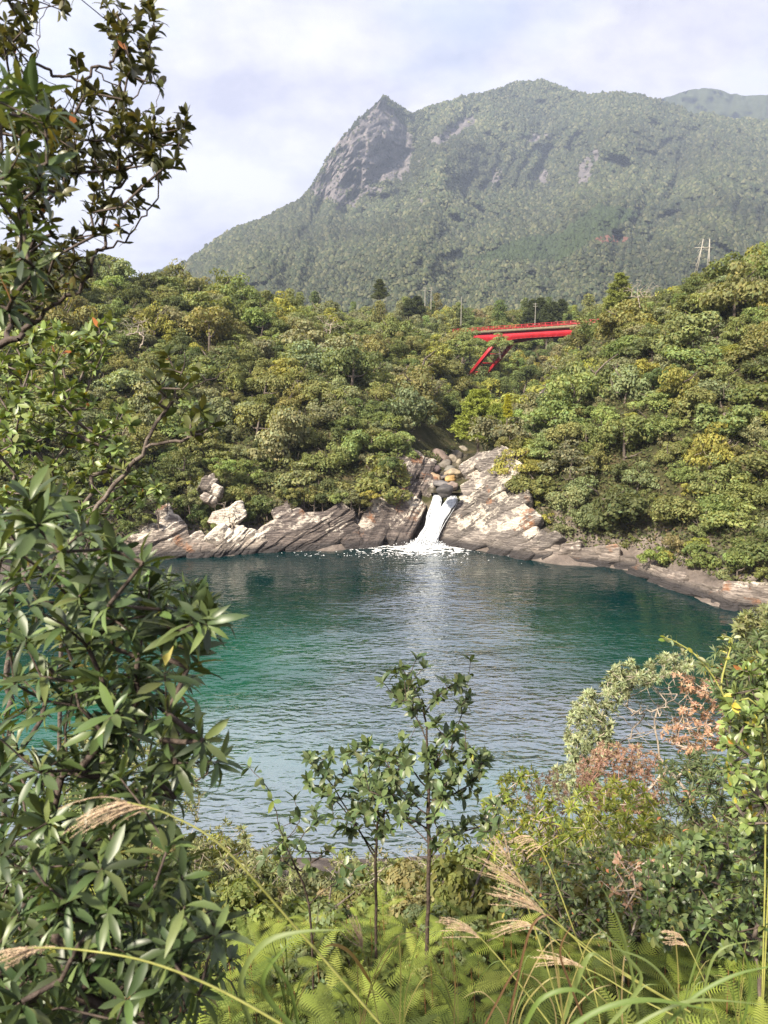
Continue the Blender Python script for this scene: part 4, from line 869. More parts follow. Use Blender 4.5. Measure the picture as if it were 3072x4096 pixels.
def px_tips(poly, n, d0, d1, r, zoff=0):
    """points inside a pixel outline, at a true distance range in front of the viewer"""
    xs = [p[0] for p in poly]; ys = [p[1] for p in poly]; out = []
    while len(out) < n:
        px = r.uniform(min(xs), max(xs), 400); py = r.uniform(min(ys), max(ys), 400); ok = in_poly(px, py, poly)
        P3 = at_Y(px[ok], py[ok], r.uniform(d0, d1, ok.sum())); out += list(P3)
    return np.array(out[:n])
def rosettes(nodes, par, ends, r, per, size, spread=(45, 85), back=0):
    """leaves round each twig end, and along the last nodes of the twig"""
    P_, X_, Z_, S_ = [], [], [], []
    for e in ends:
        t = unit(nodes[e] - nodes[par[e]] + r.normal(0, .02, 3)); t = unit(t + np.array([0, 0, .35])); cur = e
        a = unit(np.cross(t, [0.3, 0.2, 1])); b = np.cross(t, a); n = max(2, int(per * r.uniform(.7, 1.3))); ph = r.uniform(0, 6.28)
        for k in range(n):
            th_ = ph + k * 2.4; ti = math.radians(r.uniform(*spread)); d = t * math.cos(ti) + (a * math.cos(th_) + b * math.sin(th_)) * math.sin(ti)
            sz = size * r.uniform(.65, 1.2); P_.append(nodes[e] - t * r.uniform(0, .25) * size); X_.append(d); Z_.append(t + np.array([0, 0, .5]) + r.normal(0, .25, 3)); S_.append(sz)
        for k in range(back):
            cur = par[cur]
            if cur <= 0: break
            for m_ in range(2):
                d = unit(r.normal(size=3) + t * .8 + np.array([0, 0, .2])); P_.append(nodes[cur]); X_.append(d); Z_.append(t + r.normal(0, .3, 3) + np.array([0, 0, .6])); S_.append(size * r.uniform(.6, 1.1))
    return np.array(P_), np.array(X_), np.array(Z_), np.array(S_)
def leaf_colors(n, pal, w, r, var=.22):
    pal = np.array(pal); idx = r.choice(len(pal), n, p=np.array(w) / sum(w)); return np.clip(pal[idx] * r.uniform(1 - var, 1 + var, (n, 1)) * r.normal(1, .05, (n, 3)), .004, 1)
def variants(T):
    out = [T]
    for cu, tw, sx in ((.22, .5, .88), (-.12, -.45, 1.08), (.42, .15, .95)):
        V0 = T[0].copy(); x = V0[:, 0]; V0[:, 1] *= sx; a = tw * x; y_, z_ = V0[:, 1].copy(), V0[:, 2].copy(); V0[:, 1] = y_ * np.cos(a) - z_ * np.sin(a) * .3 + .05 * np.sin(x * 3.1) * tw; V0[:, 2] = z_ + y_ * np.sin(a) - cu * x ** 2.5; out.append((V0, T[1]))
    return out
def leafy(name, label, cat, base, nodes, par, ends, r, T, mleaf, mwood, per, size, pal, w, r0=.0035, rmax=.05, single=300, spread=(45, 85), back=0, group=None, keep=None, wname='branches', var=.22):
    base = np.asarray(base, float); root = thing(name, base, label, cat, group)
    V_, F_ = wood(nodes, par, ends, r0, rmax); mobj(wname, mesh_np(wname, V_ - base, F_, mwood, smooth=True), root)
    P_, X_, Z_, S_ = rosettes(nodes, par, ends if keep is None else ends[keep], r, per, size, spread, back); n = len(P_); cc_ = leaf_colors(n, pal, w, r, var)
    px, py, f = project(P_); appear = S_ * F / f * ((px > -5) & (px < 773) & (py > -5) & (py < 1029)) * np.where(f > .2, 1, 0)
    order = np.argsort(-appear); big_ = [i for i in order[:single] if appear[i] >= 10]; rest = np.ones(n, bool); rest[big_] = False
    if len(big_):
        tms = [mesh_np('leaf', t_[0], t_[1], mleaf, np.ones((len(t_[0]), 3)), smooth=True) for t_ in variants(T)]; x = unit(X_); z = unit(Z_ - (Z_ * x).sum(-1, keepdims=True) * x); y = np.cross(z, x)
        for i in big_:
            o = mobj('leaf', tms[i % 4], root, cc_[i]); o.matrix_local = Matrix(((x[i][0] * S_[i], y[i][0] * S_[i], z[i][0] * S_[i], P_[i][0] - base[0]), (x[i][1] * S_[i], y[i][1] * S_[i], z[i][1] * S_[i], P_[i][1] - base[1]), (x[i][2] * S_[i], y[i][2] * S_[i], z[i][2] * S_[i], P_[i][2] - base[2]), (0, 0, 0, 1)))
    if rest.any():
        ri_ = [np.flatnonzero(rest)[q::4] for q in range(4)]; V_, F_ = merge([leaf_batch(t_, P_[g], X_[g], Z_[g], S_[g]) for t_, g in zip(variants(T), ri_)]); o = mobj('foliage', mesh_np('foliage', V_ - base, F_, mleaf, np.repeat(cc_[np.concatenate(ri_)], len(T[0]), 0), smooth=True), root, (1, 1, 1)); o['kind'] = 'stuff'
    return root
def bare_plant(name, label, base, tips, r, m, cat, r0=.004, rmax=.12, sag=.05, group=None, step=.25):
    tips = np.asarray(tips) ; nodes, par, ends = skeleton(np.zeros(3), [], tips, r, step, sag, .12); V_, F_ = wood(nodes, par, ends, r0, rmax, .45, 4)
    root = thing(name, base, label, cat, group); mobj('branches', mesh_np('branches', V_, F_, m, smooth=True), root); return root
def gbase(px, Y):
    x = float(at_Y(px, 700, Y)[0]); return np.array([x, Y, h1(x, Y)])
DARK = [(.052, .080, .028), (.072, .104, .036), (.105, .138, .046), (.036, .056, .022), (.24, .21, .05), (.26, .12, .05)]; DARKW = [4, 4, 2.4, 2.5, .10, .03]
OLIVE = [(.050, .054, .019), (.070, .070, .024), (.095, .095, .032), (.034, .037, .015), (.30, .12, .04)]; OLIVEW = [4, 4, 2, 2, .08]
FRESH = [(.13, .175, .05), (.165, .215, .065), (.20, .25, .08), (.095, .135, .042), (.28, .24, .04), (.35, .14, .05)]; FRESHW = [4, 4, 2, 3, .1, .08]
DEEP = [(.075, .108, .044), (.10, .138, .055), (.13, .165, .066), (.050, .076, .031), (.16, .19, .03)]; DEEPW = [4, 4, 2, 2, .15]

def PL(pts, Y):
    Y = np.broadcast_to(np.asarray(Y, float), (len(pts),)); return np.array([at_Y(p[0], p[1], y) for p, y in zip(pts, Y)])
# A: tree at upper left, branches against the sky
r = np.random.default_rng(41)
bA = gbase(-190, 3.4)
polysA = [(np.vstack([bA, PL([(-120, 420), (-40, 372), (12, 341), (29, 327), (51, 308), (68, 297), (88, 278), (95, 261), (102, 249), (119, 241), (136, 227), (146, 214), (156, 188), (160, 163), (161, 146)], np.linspace(3.4, 3.5, 15))]), False),
          (PL([(102, 249), (102.5, 219), (102, 186), (93, 152)], 3.45), True), (PL([(102, 219), (110, 203), (125, 173), (129, 152)], 3.45), True),
          (np.vstack([PL([(-60, 380), (-70, 240), (-40, 150), (0, 100), (16, 82), (30, 64), (39, 48), (37, 24), (38, -4)], 3.1)]), True), (PL([(39, 33), (45, 12), (50, -6)], 3.1), True),
          (PL([(33, 62), (52, 69), (65, 77), (82, 78), (100, 67.5), (118, 59), (122, 46), (122, 24)], np.linspace(3.1, 3.3, 8)), True),
          (PL([(30, 66), (47, 84), (67, 96), (78, 111), (87, 127)], 3.15), True), (PL([(-30, 140), (20, 132), (59, 135), (84, 140), (112, 139), (123, 130), (133, 117), (142, 116), (155, 102), (161, 88)], 3.3), True), (PL([(100, 72), (115, 86), (132, 97), (148, 70)], 3.25), True)]
reg = [([(104, -5), (150, 5), (160, 25), (166, 34), (150, 50), (120, 62), (104, 48), (98, 20)], 22), ([(70, 85), (100, 88), (130, 100), (150, 108), (148, 135), (120, 150), (95, 150), (80, 130), (68, 110)], 34), ([(152, 110), (165, 120), (188, 107), (186, 135), (180, 175), (160, 180), (140, 160), (140, 130)], 26), ([(70, 45), (85, 62), (80, 75), (70, 70)], 3), ([(112, 55), (150, 60), (160, 85), (130, 90)], 9),
       ([(0, -5), (32, -5), (30, 30), (25, 60), (0, 70)], 20), ([(52, -5), (85, -5), (80, 14), (60, 12)], 4), ([(85, 190), (140, 185), (140, 215), (100, 240), (84, 235)], 15), ([(90, 150), (130, 150), (120, 185), (95, 185)], 10),
       ([(0, 75), (45, 90), (80, 120), (85, 160), (70, 215), (40, 235), (0, 240)], 80), ([(0, 230), (80, 232), (92, 262), (70, 300), (20, 320), (0, 320)], 52)]
tipsA = np.vstack([px_tips(p, int(n * 1.25), 2.9, 3.9, r) for p, n in reg])
nA, pA, eA = skeleton(bA, polysA, tipsA, r, .09, .06, .10)
leafy('overhanging_tree', 'dark leafed tree with crooked branches against the sky at upper left', 'tree', bA, nA, pA, eA, r, T_OVAL, M_GLOSS, M_BARK_DARK, 7, .053, OLIVE, OLIVEW, .0018, .018, 300, (25, 80), 2)
# A2: dark long-leafed boughs in front of it at the left edge
r = np.random.default_rng(42); bB = gbase(-260, 2.2)
tips = np.vstack([px_tips([(-20, 85), (30, 90), (62, 118), (66, 150), (40, 200), (0, 215), (-20, 215)], 30, 1.9, 2.5, r), px_tips([(-20, 215), (35, 215), (60, 250), (40, 320), (-20, 330)], 16, 2.0, 2.6, r)])
nB, pB, eB = skeleton(bB, [(np.vstack([bB, PL([(-200, 420), (-110, 300), (-40, 200), (0, 150)], 2.2)]), False)], tips, r, .08, .05)
leafy('leafy_bough', 'dark long-leafed boughs at the left edge before the overhanging tree', 'tree', bB, nB, pB, eB, r, T_LONG, M_GLOSS, M_BARK_DARK, 8, .085, DARK, DARKW, .002, .014, 300, (35, 85))
# B: pale green shrub at mid left
r = np.random.default_rng(43); bC = gbase(-40, 7.0)
tips = np.vstack([px_tips([(-5, 330), (40, 318), (75, 335), (98, 318), (117, 320), (108, 345), (95, 372), (70, 400), (-5, 410)], 120, 5.6, 7.2, r), px_tips([(-5, 395), (60, 392), (120, 405), (140, 430), (120, 460), (150, 470), (168, 500), (130, 512), (80, 520), (-5, 520)], 190, 5.4, 7.0, r)])
nC, pC, eC = skeleton(bC, [], tips, r, .16, .05)
leafy('bright_shrub', 'pale green small-leafed shrub at left between overhanging tree and glossy shrub', 'shrub', bC, nC, pC, eC, r, T_OVAL, M_GLOSS, M_BARK, 9, .09, FRESH, FRESHW, .0035, .03, 300, (20, 75), 2)
# C: single branch reaching over the water at left
r = np.random.default_rng(44); bD = gbase(20, 4.2)
polysD = [(np.vstack([bD, PL([(62, 600), (84, 532), (96, 508), (114.5, 486), (131, 466), (145, 446), (154, 427), (170, 403), (181, 373), (187, 353)], 4.2)]), False), (PL([(145, 446), (173, 441), (196, 437), (214, 425)], 4.2), True), (PL([(172, 401), (194, 388), (215, 377), (234, 364)], 4.25), True)]
tips = np.vstack([px_tips([(155, 375), (165, 352), (195, 355), (210, 372), (190, 395), (172, 415), (150, 420)], 17, 4.0, 4.4, r), px_tips([(178, 425), (200, 408), (220, 410), (218, 430), (190, 440)], 10, 4.0, 4.4, r), px_tips([(108, 470), (125, 468), (135, 490), (115, 500)], 4, 4.0, 4.4, r)])
nD, pD, eD = skeleton(bD, polysD, tips, r, .1, .05)
leafy('reaching_branch', 'bare-stemmed branch with oval leaves reaching up over left forest', 'branch', bD, nD, pD, eD, r, T_OVAL, M_GLOSS, M_BARK, 6, .085, [(.085, .10, .028), (.06, .08, .024), (.12, .13, .04), (.4, .16, .04)], [4, 3, 2, .15], .0035, .021, 300, (25, 75))
# D: big glossy shrub at lower left
r = np.random.default_rng(45); bE = gbase(-60, 2.0)
polE = [(-10, 500), (50, 492), (105, 545), (140, 560), (190, 580), (222, 606), (215, 640), (178, 690), (190, 720), (222, 752), (216, 772), (180, 790), (165, 830), (190, 870), (225, 905), (232, 960), (205, 1000), (200, 1040), (-10, 1040)]
tips = np.vstack([px_tips(polE, 420, 1.75, 3.1, r), px_tips([(60, 520), (130, 565), (205, 600), (190, 640), (160, 680), (200, 745), (150, 790), (60, 760)], 60, 1.9, 2.4, r), px_tips([(-10, 800), (150, 820), (220, 900), (220, 1030), (-10, 1030)], 60, 1.5, 2.0, r)])
nE, pE, eE = skeleton(bE, [], tips, r, .09, .03)
leafy('glossy_shrub', 'large glossy dark green long-leafed shrub filling the lower left', 'shrub', bE, nE, pE, eE, r, T_LONG, M_GLOSS, M_BARK_DARK, 8, .092, DARK, DARKW, .0022, .016, 300, (30, 88), 1)
# pale shrubs near the far foot of the slope at left
def shrub(name, label, poly, n, d0, d1, seed, T, mleaf, mwood, per, size, pal, w, basepx, r0=.004, back=1, spread=(20, 80), rmax=.05, single=300, keepf=1.0, cat='shrub'):
    r = np.random.default_rng(seed); b = gbase(basepx, (d0 + d1) / 2); tips = px_tips(poly, n, d0, d1, r); nn, pp, ee = skeleton(b, [], tips, r, max(.12, (d1 + d0) * .012), .03)
    keep = None if keepf >= 1 else (r.random(n) < keepf)
    return leafy(name, label, cat, b, nn, pp, ee, r, T, mleaf, mwood, int(per * 1.5), size, pal, w, r0 * .6, rmax * .7, single, spread, back, keep=keep)
PALE = [(.17, .18, .075), (.21, .22, .10), (.14, .16, .06), (.12, .13, .055)]; PALEW = [3, 3, 2, 2]
shrub('shore_shrub', 'pale yellow-green shrub behind the glossy shrub near the water', [(60, 740), (150, 725), (200, 775), (205, 800), (190, 850), (120, 860), (60, 820)], 260, 16, 19, 46, T_NARROW, M_SOFT, M_TWIG, 9, .16, PALE, PALEW, 130)
shrub('shore_shrub', 'pale bushy shrub at near shore between glossy shrub and saplings', [(185, 850), (215, 822), (230, 815), (250, 838), (290, 845), (300, 880), (330, 930), (200, 960)], 340, 13, 17, 47, T_NARROW, M_SOFT, M_TWIG, 9, .14, PALE, PALEW, 240)
shrub('shore_shrub', 'twiggy pale shrub behind the two central saplings at the waterline', [(320, 870), (350, 850), (400, 845), (430, 850), (470, 880), (480, 930), (320, 930)], 260, 10, 14, 48, T_NARROW, M_SOFT, M_TWIG, 6, .10, PALE, PALEW, 400)
# central saplings
def sapling(name, label, base_px, Y, trunk, branches, per, size, seed, ntw, pal=DEEP, w=DEEPW, top=None):
    r = np.random.default_rng(seed); tr = PL(trunk, Y); b = tr[0].copy(); b[2] = min(b[2], h1(b[0], b[1]) + .02); b = np.array([b[0], b[1], h1(b[0], b[1])])
    polys = [(np.vstack([b, tr]), False)] + [(PL(q, Y + r.uniform(-.25, .25, 1) * np.linspace(0, 1, len(q))), True) for q in branches]
    tips = []
    for q in [trunk[len(trunk) // 3:]] + list(branches):
        q = smooth_poly(np.array(q, float), 14)[2:]
        for p in q[r.integers(0, len(q), ntw)]: tips.append(at_Y(p[0] + r.normal(0, 14), p[1] - r.normal(3, 9), Y + r.normal(0, .2)))
        tips.append(at_Y(q[-1][0], q[-1][1], Y))
    nn, pp, ee = skeleton(b, polys, np.array(tips), r, .09, .03, .04)
    return leafy(name, label, 'sapling', b, nn, pp, ee, r, T_OVAL, M_GLOSS, M_BARK_DARK, per, size, pal, w, .0026, .024, 300, (25, 75), 1)
sapling('sapling', 'taller right sapling of the central pair, thin crown pointing at the waterfall', 427, 5.9, [(427, 950), (428, 900), (429, 860), (428, 820), (429, 780), (427, 745), (424, 710), (412, 685), (401, 668)],
        [[(428, 815), (410, 800), (395, 780), (385, 760)], [(428, 810), (445, 785), (462, 765), (470, 755)], [(428, 780), (440, 755), (455, 735)], [(424, 715), (435, 700), (445, 690), (457, 683)], [(428, 860), (450, 838), (475, 828), (490, 826)], [(428, 830), (405, 815), (385, 800), (370, 790)], [(426, 740), (415, 715), (405, 700), (402, 690)], [(428, 800), (452, 795), (475, 780), (480, 765)], [(428, 790), (412, 770), (405, 750)]], 7, .098, 51, 13)
sapling('sapling', 'shorter left sapling of the central pair with spreading branches', 376, 6.4, [(376, 915), (376, 880), (376, 855), (378, 820), (377, 790), (380, 760)],
        [[(376, 855), (355, 825), (335, 800), (315, 785), (308, 780)], [(376, 860), (350, 815), (325, 775), (308, 758)], [(377, 830), (365, 800), (352, 775), (345, 755)], [(377, 825), (392, 800), (398, 780)], [(378, 815), (370, 785), (368, 760), (366, 745)]], 7, .10, 52, 12)
sapling('sapling', 'slender leaning sapling left of the central pair with sparse leaves', 300, 5.6, [(312, 935), (305, 890), (292, 860), (282, 835), (275, 810), (268, 790), (262, 780)], [[(300, 870), (315, 860), (328, 850)], [(285, 840), (296, 828), (300, 818)], [(308, 905), (325, 890), (345, 878)], [(295, 870), (285, 862), (278, 858)]], 5, .10, 53, 5)
# right side: pale tree with dead brown centre, out over the water
SIL = [(.27, .30, .17), (.34, .37, .23), (.21, .24, .13), (.15, .18, .09)]; SILW = [3, 2, 3, 2]
r = np.random.default_rng(60); bS = gbase(690, 19.0)
tipsS = np.vstack([px_tips([(565, 735), (572, 705), (598, 685), (615, 665), (632, 662), (640, 672), (660, 655), (690, 652), (695, 668), (660, 680), (630, 690), (612, 720), (615, 755), (590, 765), (568, 765)], 400, 17, 20, r), px_tips([(545, 770), (570, 762), (600, 772), (600, 800), (560, 800)], 90, 17, 19, r), px_tips([(620, 690), (670, 672), (690, 690), (680, 730), (630, 740)], 210, 17.5, 20, r), px_tips([(672, 672), (725, 680), (730, 745), (690, 760), (660, 735), (690, 700)], 190, 17, 19.5, r)])
nS, pS, eS = skeleton(bS, [(np.vstack([bS, PL([(700, 820), (668, 770), (650, 745), (632, 728), (620, 715)], 18.5)]), False), (PL([(660, 760), (655, 720), (660, 695)], 18.5), True), (PL([(648, 790), (635, 755), (625, 735)], 18.2), True)], tipsS, r, .3, .02)
kp = np.zeros(len(eS), bool); kp[:490] = True
rootS = leafy('silvery_tree', 'silvery green tree with bare brown twigs leaning over the water at right', 'tree', bS, nS, pS, eS, r, T_NARROW, M_SOFT, M_TWIG, 24, .145, SIL, SILW, .0035, .05, 300, (15, 75), 1, keep=kp)
P_, X_, Z_, S_ = rosettes(nS, pS, eS[700:], r, 10, .135, (40, 150)); V_, F_ = leaf_batch(T_SMALL, P_, X_, Z_, S_); cb_ = leaf_colors(len(P_), [(.36, .22, .145), (.43, .29, .20), (.28, .165, .105)], [3, 2, 2], r)
o = mobj('withered_leaves', mesh_np('withered_leaves', V_ - bS, F_, M_SOFT, np.repeat(cb_, len(T_SMALL[0]), 0)), rootS, (1, 1, 1)); o['kind'] = 'stuff'; o['label'] = 'rust-brown dead leaves on the right half of the crown'
RUST = [(.27, .165, .12), (.33, .21, .155), (.21, .13, .095), (.23, .19, .10)]; RUSTW = [3, 2, 3, 2]
shrub('withered_shrub', 'reddish-brown withered shrub below the silvery tree', [(575, 785), (580, 755), (605, 742), (640, 745), (665, 760), (668, 800), (640, 815), (600, 810)], 480, 13, 15.5, 61, T_NARROW, M_SOFT, M_TWIG_RED, 8, .085, RUST, RUSTW, 640, .005)
shrub('withered_shrub', 'small pinkish withered shrub between the two yellow-green shrubs', [(520, 800), (530, 772), (560, 770), (572, 800), (560, 840), (535, 840)], 160, 12, 14, 62, T_NARROW, M_SOFT, M_TWIG, 6, .065, RUST, RUSTW, 560, .005)
LIME = [(.17, .20, .03), (.22, .24, .04), (.11, .145, .025), (.28, .25, .04)]; LIMEW = [3, 3, 3, .6]
shrub('lime_shrub', 'yellow-green shrub with pale stems, left one beside the water', [(478, 835), (485, 795), (510, 772), (530, 765), (550, 790), (560, 830), (555, 870), (500, 880)], 260, 9.5, 12, 63, T_NARROW, M_SOFT, M_TWIG, 8, .11, LIME, LIMEW, 545, .006)
shrub('lime_shrub', 'fuller yellow-green shrub with pale stems below the reddish shrub', [(555, 850), (570, 800), (600, 778), (640, 785), (660, 810), (665, 850), (640, 885), (580, 885)], 340, 9, 11.5, 64, T_LANCE, M_SOFT, M_TWIG, 8, .11, LIME, LIMEW, 640, .006)
# dense shrubs of the right edge
MIXR = [(.085, .115, .045), (.11, .145, .06), (.065, .090, .034), (.15, .175, .075), (.30, .26, .05), (.40, .17, .09)]; MIXRW = [4, 3, 3, 1.5, .25, .15]
shrub('edge_shrub', 'tall leafy grey-green shrub at right edge beside the silvery tree', [(700, 665), (715, 650), (745, 640), (775, 620), (775, 760), (735, 745), (722, 700)], 300, 8, 11, 65, T_LANCE, M_SOFT, M_BARK, 8, .12, MIXR, MIXRW, 790)
shrub('edge_shrub', 'pale feathery shrub at right edge against the far shelf', [(735, 625), (745, 612), (775, 605), (775, 660), (748, 655)], 130, 12, 14, 66, T_NARROW, M_SOFT, M_BARK, 8, .14, PALE, PALEW, 810)
shrub('edge_shrub', 'grey-green drooping-leafed shrub right of the reddish shrub', [(660, 760), (700, 752), (740, 765), (775, 760), (775, 850), (700, 860), (660, 830)], 330, 7, 9.5, 67, T_LANCE, M_SOFT, M_BARK, 8, .10, MIXR, MIXRW, 760)
shrub('edge_shrub', 'dark glossy shrub in the lower right corner zone', [(640, 860), (690, 835), (775, 825), (775, 960), (720, 955), (650, 940)], 360, 4.6, 6.6, 68, T_OVAL, M_GLOSS, M_BARK_DARK, 8, .075, DEEP + [(.12, .16, .04)], DEEPW + [2], 740)
shrub('edge_shrub', 'upright leafy shoots at right edge with yellowing leaves', [(720, 690), (745, 660), (775, 650), (775, 850), (740, 830), (725, 760)], 130, 4.2, 5.6, 69, T_OVAL, M_GLOSS, M_BARK, 6, .075, FRESH + [(.36, .30, .05)], FRESHW + [.8], 800)
shrub('grey_leaf_shrub', 'mixed grey-green shrub behind the plumes right of the saplings', [(500, 905), (520, 870), (560, 850), (610, 840), (660, 850), (690, 880), (690, 935), (600, 945), (510, 935)], 360, 6.2, 8.2, 70, T_OVAL, M_GLOSS, M_BARK, 7, .075, MIXR, MIXRW, 600)
shrub('brown_leaf_shrub', 'clump of crisp brown dead leaves right of the plumes', [(600, 880), (612, 852), (650, 852), (695, 872), (690, 900), (625, 905)], 60, 5.6, 7.0, 71, T_OVAL, M_SOFT, M_TWIG, 4, .055, [(.32, .20, .13), (.38, .26, .18), (.25, .15, .10)], [3, 2, 2], 640, spread=(60, 150))

# climbing shoots rising above the right-edge shrubs
for k, (pts, lab) in enumerate([([(765, 760), (735, 715), (722, 692), (710, 672), (692, 652), (672, 640), (664, 639)], 'long wavy climbing shoot arching left over the silvery tree'), ([(770, 740), (726, 700), (722, 680), (727, 660), (732, 640), (722, 636)], 'upright leafy climbing shoot beside the arching one')]):
    r = np.random.default_rng(80 + k); b = gbase(800, 4.6); L = PL(pts, 4.6); tp = smooth_poly(L, 22)[9:] + r.normal(0, .012, (13, 3)); nn, pp, ee = skeleton(b, [(np.vstack([b, L]), False)], tp, r, .05, .02, .02)
    leafy('climbing_shoot', lab, 'vine', b, nn, pp, ee, r, T_OVAL, M_SOFT, M_STEM, 2, .055, LIME + SIL, LIMEW + SILW, .0022, .006, 300, (30, 80))
# low cover on the slope down to the water: copies of small bushes
rs_ = random.Random(77); sc_bush = []
for i in range(900):
    y = rs_.uniform(7.5, 29); x = rs_.uniform(-.60, .62) * y; z = h1(x, y); R = rs_.uniform(.5, 1.0) * (0.6 + y / 26)
    px, py, f = project(np.array([x, y, z + R])); px, py = float(px), float(py)
    if z < .3 or px < 60 or px > 800 or py > 1010 or any((x - a) ** 2 + (y - b) ** 2 < (.62 * (R + c)) ** 2 for a, b, c, *_ in sc_bush): continue
    lim = np.interp(px, [60, 200, 330, 470, 560, 640, 768], [800, 850, 880, 875, 840, 800, 700])
    if py < lim: continue
    sc_bush.append((x, y, R, z, px, py))
sc_bush.sort(key=lambda b: (round(b[5] / 40), b[4]))
rows = {}
for (x, y, R, z, px, py) in sc_bush:
    cn = rs_.choice(['olive-green', 'grey-green', 'light green', 'yellow-green', 'mid-green', 'brownish']); kk = (cn, 'left of the central saplings' if px < 300 else 'behind the central saplings' if px < 480 else 'behind the grass plumes' if px < 620 else 'under the right-edge shrubs')
    rows.setdefault(kk, []).append((x, y, R, z, px))
for (cn, zn), lst in rows.items():
    lst.sort(key=lambda b: b[4])
    for k, (x, y, R, z, px) in enumerate(lst):
        plant_tree(x, y, z + R * .1, R, 'bush', COLS[cn], 'low %s bush on the near slope %s%s' % (cn, zn, '' if len(lst) == 1 else ', %s from left' % ordinal(k)), 'low bushes on the near slope', 'low_bush')

# ------------------------------------------------------------------ ferns
def pinna_tmpl(n=18, wid=.17, droop=.28):
    V_, F_ = [], []
    def zc(x): return -droop * x * x
    for i in range(n):
        x = .05 + .93 * i / n; l = wid * min(1, (1 - x) * 2.2 + .06) * min(1, .55 + x * 2.2); dx = .9 / n * .30
        for sgn in (1, -1):
            k = len(V_); tip = (x + l * .28, sgn * l, zc(x) - l * .22)
            V_ += [(x - dx, 0, zc(x)), (x + dx, 0, zc(x)), (x + l * .16 + dx * .8, sgn * l * .6, zc(x) + l * .04), tip, (x + l * .16 - dx * .8, sgn * l * .6, zc(x) + l * .04)]
            F_ += [(k, k + 1, k + 2), (k, k + 2, k + 4), (k + 4, k + 2, k + 3)]
    k = len(V_)
    for x in (0, .33, .66, 1.0): w = .008 * (1.3 - x); V_ += [(x, w, zc(x) + .004), (x, -w, zc(x) + .004)]
    for i in range(3): a = k + i * 2; F_ += [(a, a + 1, a + 3), (a, a + 3, a + 2)]
    return np.array(V_, float), np.array(F_)
PIN = [pinna_tmpl(19, .17, .30), pinna_tmpl(20, .15, .45), pinna_tmpl(18, .19, .15)]
PME = [mesh_np('pinna', v, f, M_FERN, np.ones((len(v), 3))) for v, f in PIN]
STI = mesh_np('stipe', *chain([(0, 0, -.25), (.02, 0, .5), (0, 0, 1)], [.006, .005, .004], 5), M_STIPE, smooth=True)
rfn = random.Random(9); fern_spots = []
def fern_ok(px, py): return py > np.interp(px, [150, 215, 260, 330, 420, 480, 560, 640, 720, 800], [1010, 960, 915, 905, 895, 900, 925, 950, 960, 925])
for i in range(6000):
    y = rfn.uniform(2.5, 8.6); x = rfn.uniform(-.42, .62) * y; z = h1(x, y); hf = rfn.uniform(.35, .85)
    px, py, f = project(np.array([x, y, z + hf])); px, py = float(px), float(py)
    if px < 150 or px > 800 or py > 1075 or not fern_ok(px, py) or any((x - a) ** 2 + (y - b) ** 2 < .30 ** 2 for a, b, *_ in fern_spots): continue
    fern_spots.append((x, y, z, hf, px, py))
FC = [(.165, .215, .038), (.21, .26, .048), (.115, .165, .032), (.26, .295, .062), (.16, .20, .05), (.20, .25, .042), (.21, .26, .05)]
def fern_frame(az, el, roll):
    d = np.array([math.cos(az) * math.cos(el), math.sin(az) * math.cos(el), math.sin(el)]); z0 = np.array([0, 0, 1.0]); z_ = unit(z0 - d * (d @ z0)); y_ = np.cross(z_, d)
    y_ = y_ * math.cos(roll) + z_ * math.sin(roll); z_ = np.cross(d, y_); return d, y_, z_
def fern_pieces(hf, rg):
    out = []; n = rg.choice([2, 2, 3, 4, 4]); a0 = rg.uniform(0, 6.28)
    for k in range(n):
        az = a0 + k * 6.28 / n + rg.uniform(-.35, .35); el = rg.uniform(-.35, .6); out.append((rg.randrange(3), *fern_frame(az, el, rg.uniform(-.25, .25)), rg.uniform(.26, .44), hf - .02 * k, rg.choice(FC), rg.uniform(.75, 1.25)))
    return out
fern_spots.sort(key=lambda q_: q_[1])
near_f = fern_spots[:260]; print('FERNS', len(fern_spots))
bands = {}
for q_ in near_f: bands.setdefault((int(q_[5] // 35), 'left of slim stalk' if q_[4] < 365 else 'right of slim stalk' if q_[4] < 500 else 'under tall plumes' if q_[4] < 620 else 'near right corner'), []).append(q_)
ks = sorted(bands); rown = {b: i for i, b in enumerate(sorted({k[0] for k in ks}, reverse=True))}
for (b, zn), lst in bands.items():
    lst.sort(key=lambda q_: q_[4])
    for k, (x, y, z, hf, px, py) in enumerate(lst):
        rg = random.Random(int(x * 5000) + int(y * 313)); root = thing('fern', (x, y, z), 'green fern, %s row from bottom, %s%s' % (ordinal(rown[b]), zn, '' if len(lst) == 1 else ', %s from left' % ordinal(k)), 'fern', 'ferns along the bottom of the view')
        st = mobj('stipe', STI, root); st.scale = (1, 1, hf)
        for (ti, d, y_, z_, L, zb, c_, br_) in fern_pieces(hf, rg):
            o = mobj('pinna', PME[ti], root, tuple(v * br_ for v in c_)); o.matrix_local = Matrix(((d[0] * L, y_[0] * L, z_[0] * L, 0), (d[1] * L, y_[1] * L, z_[1] * L, 0), (d[2] * L, y_[2] * L, z_[2] * L, zb), (0, 0, 0, 1)))
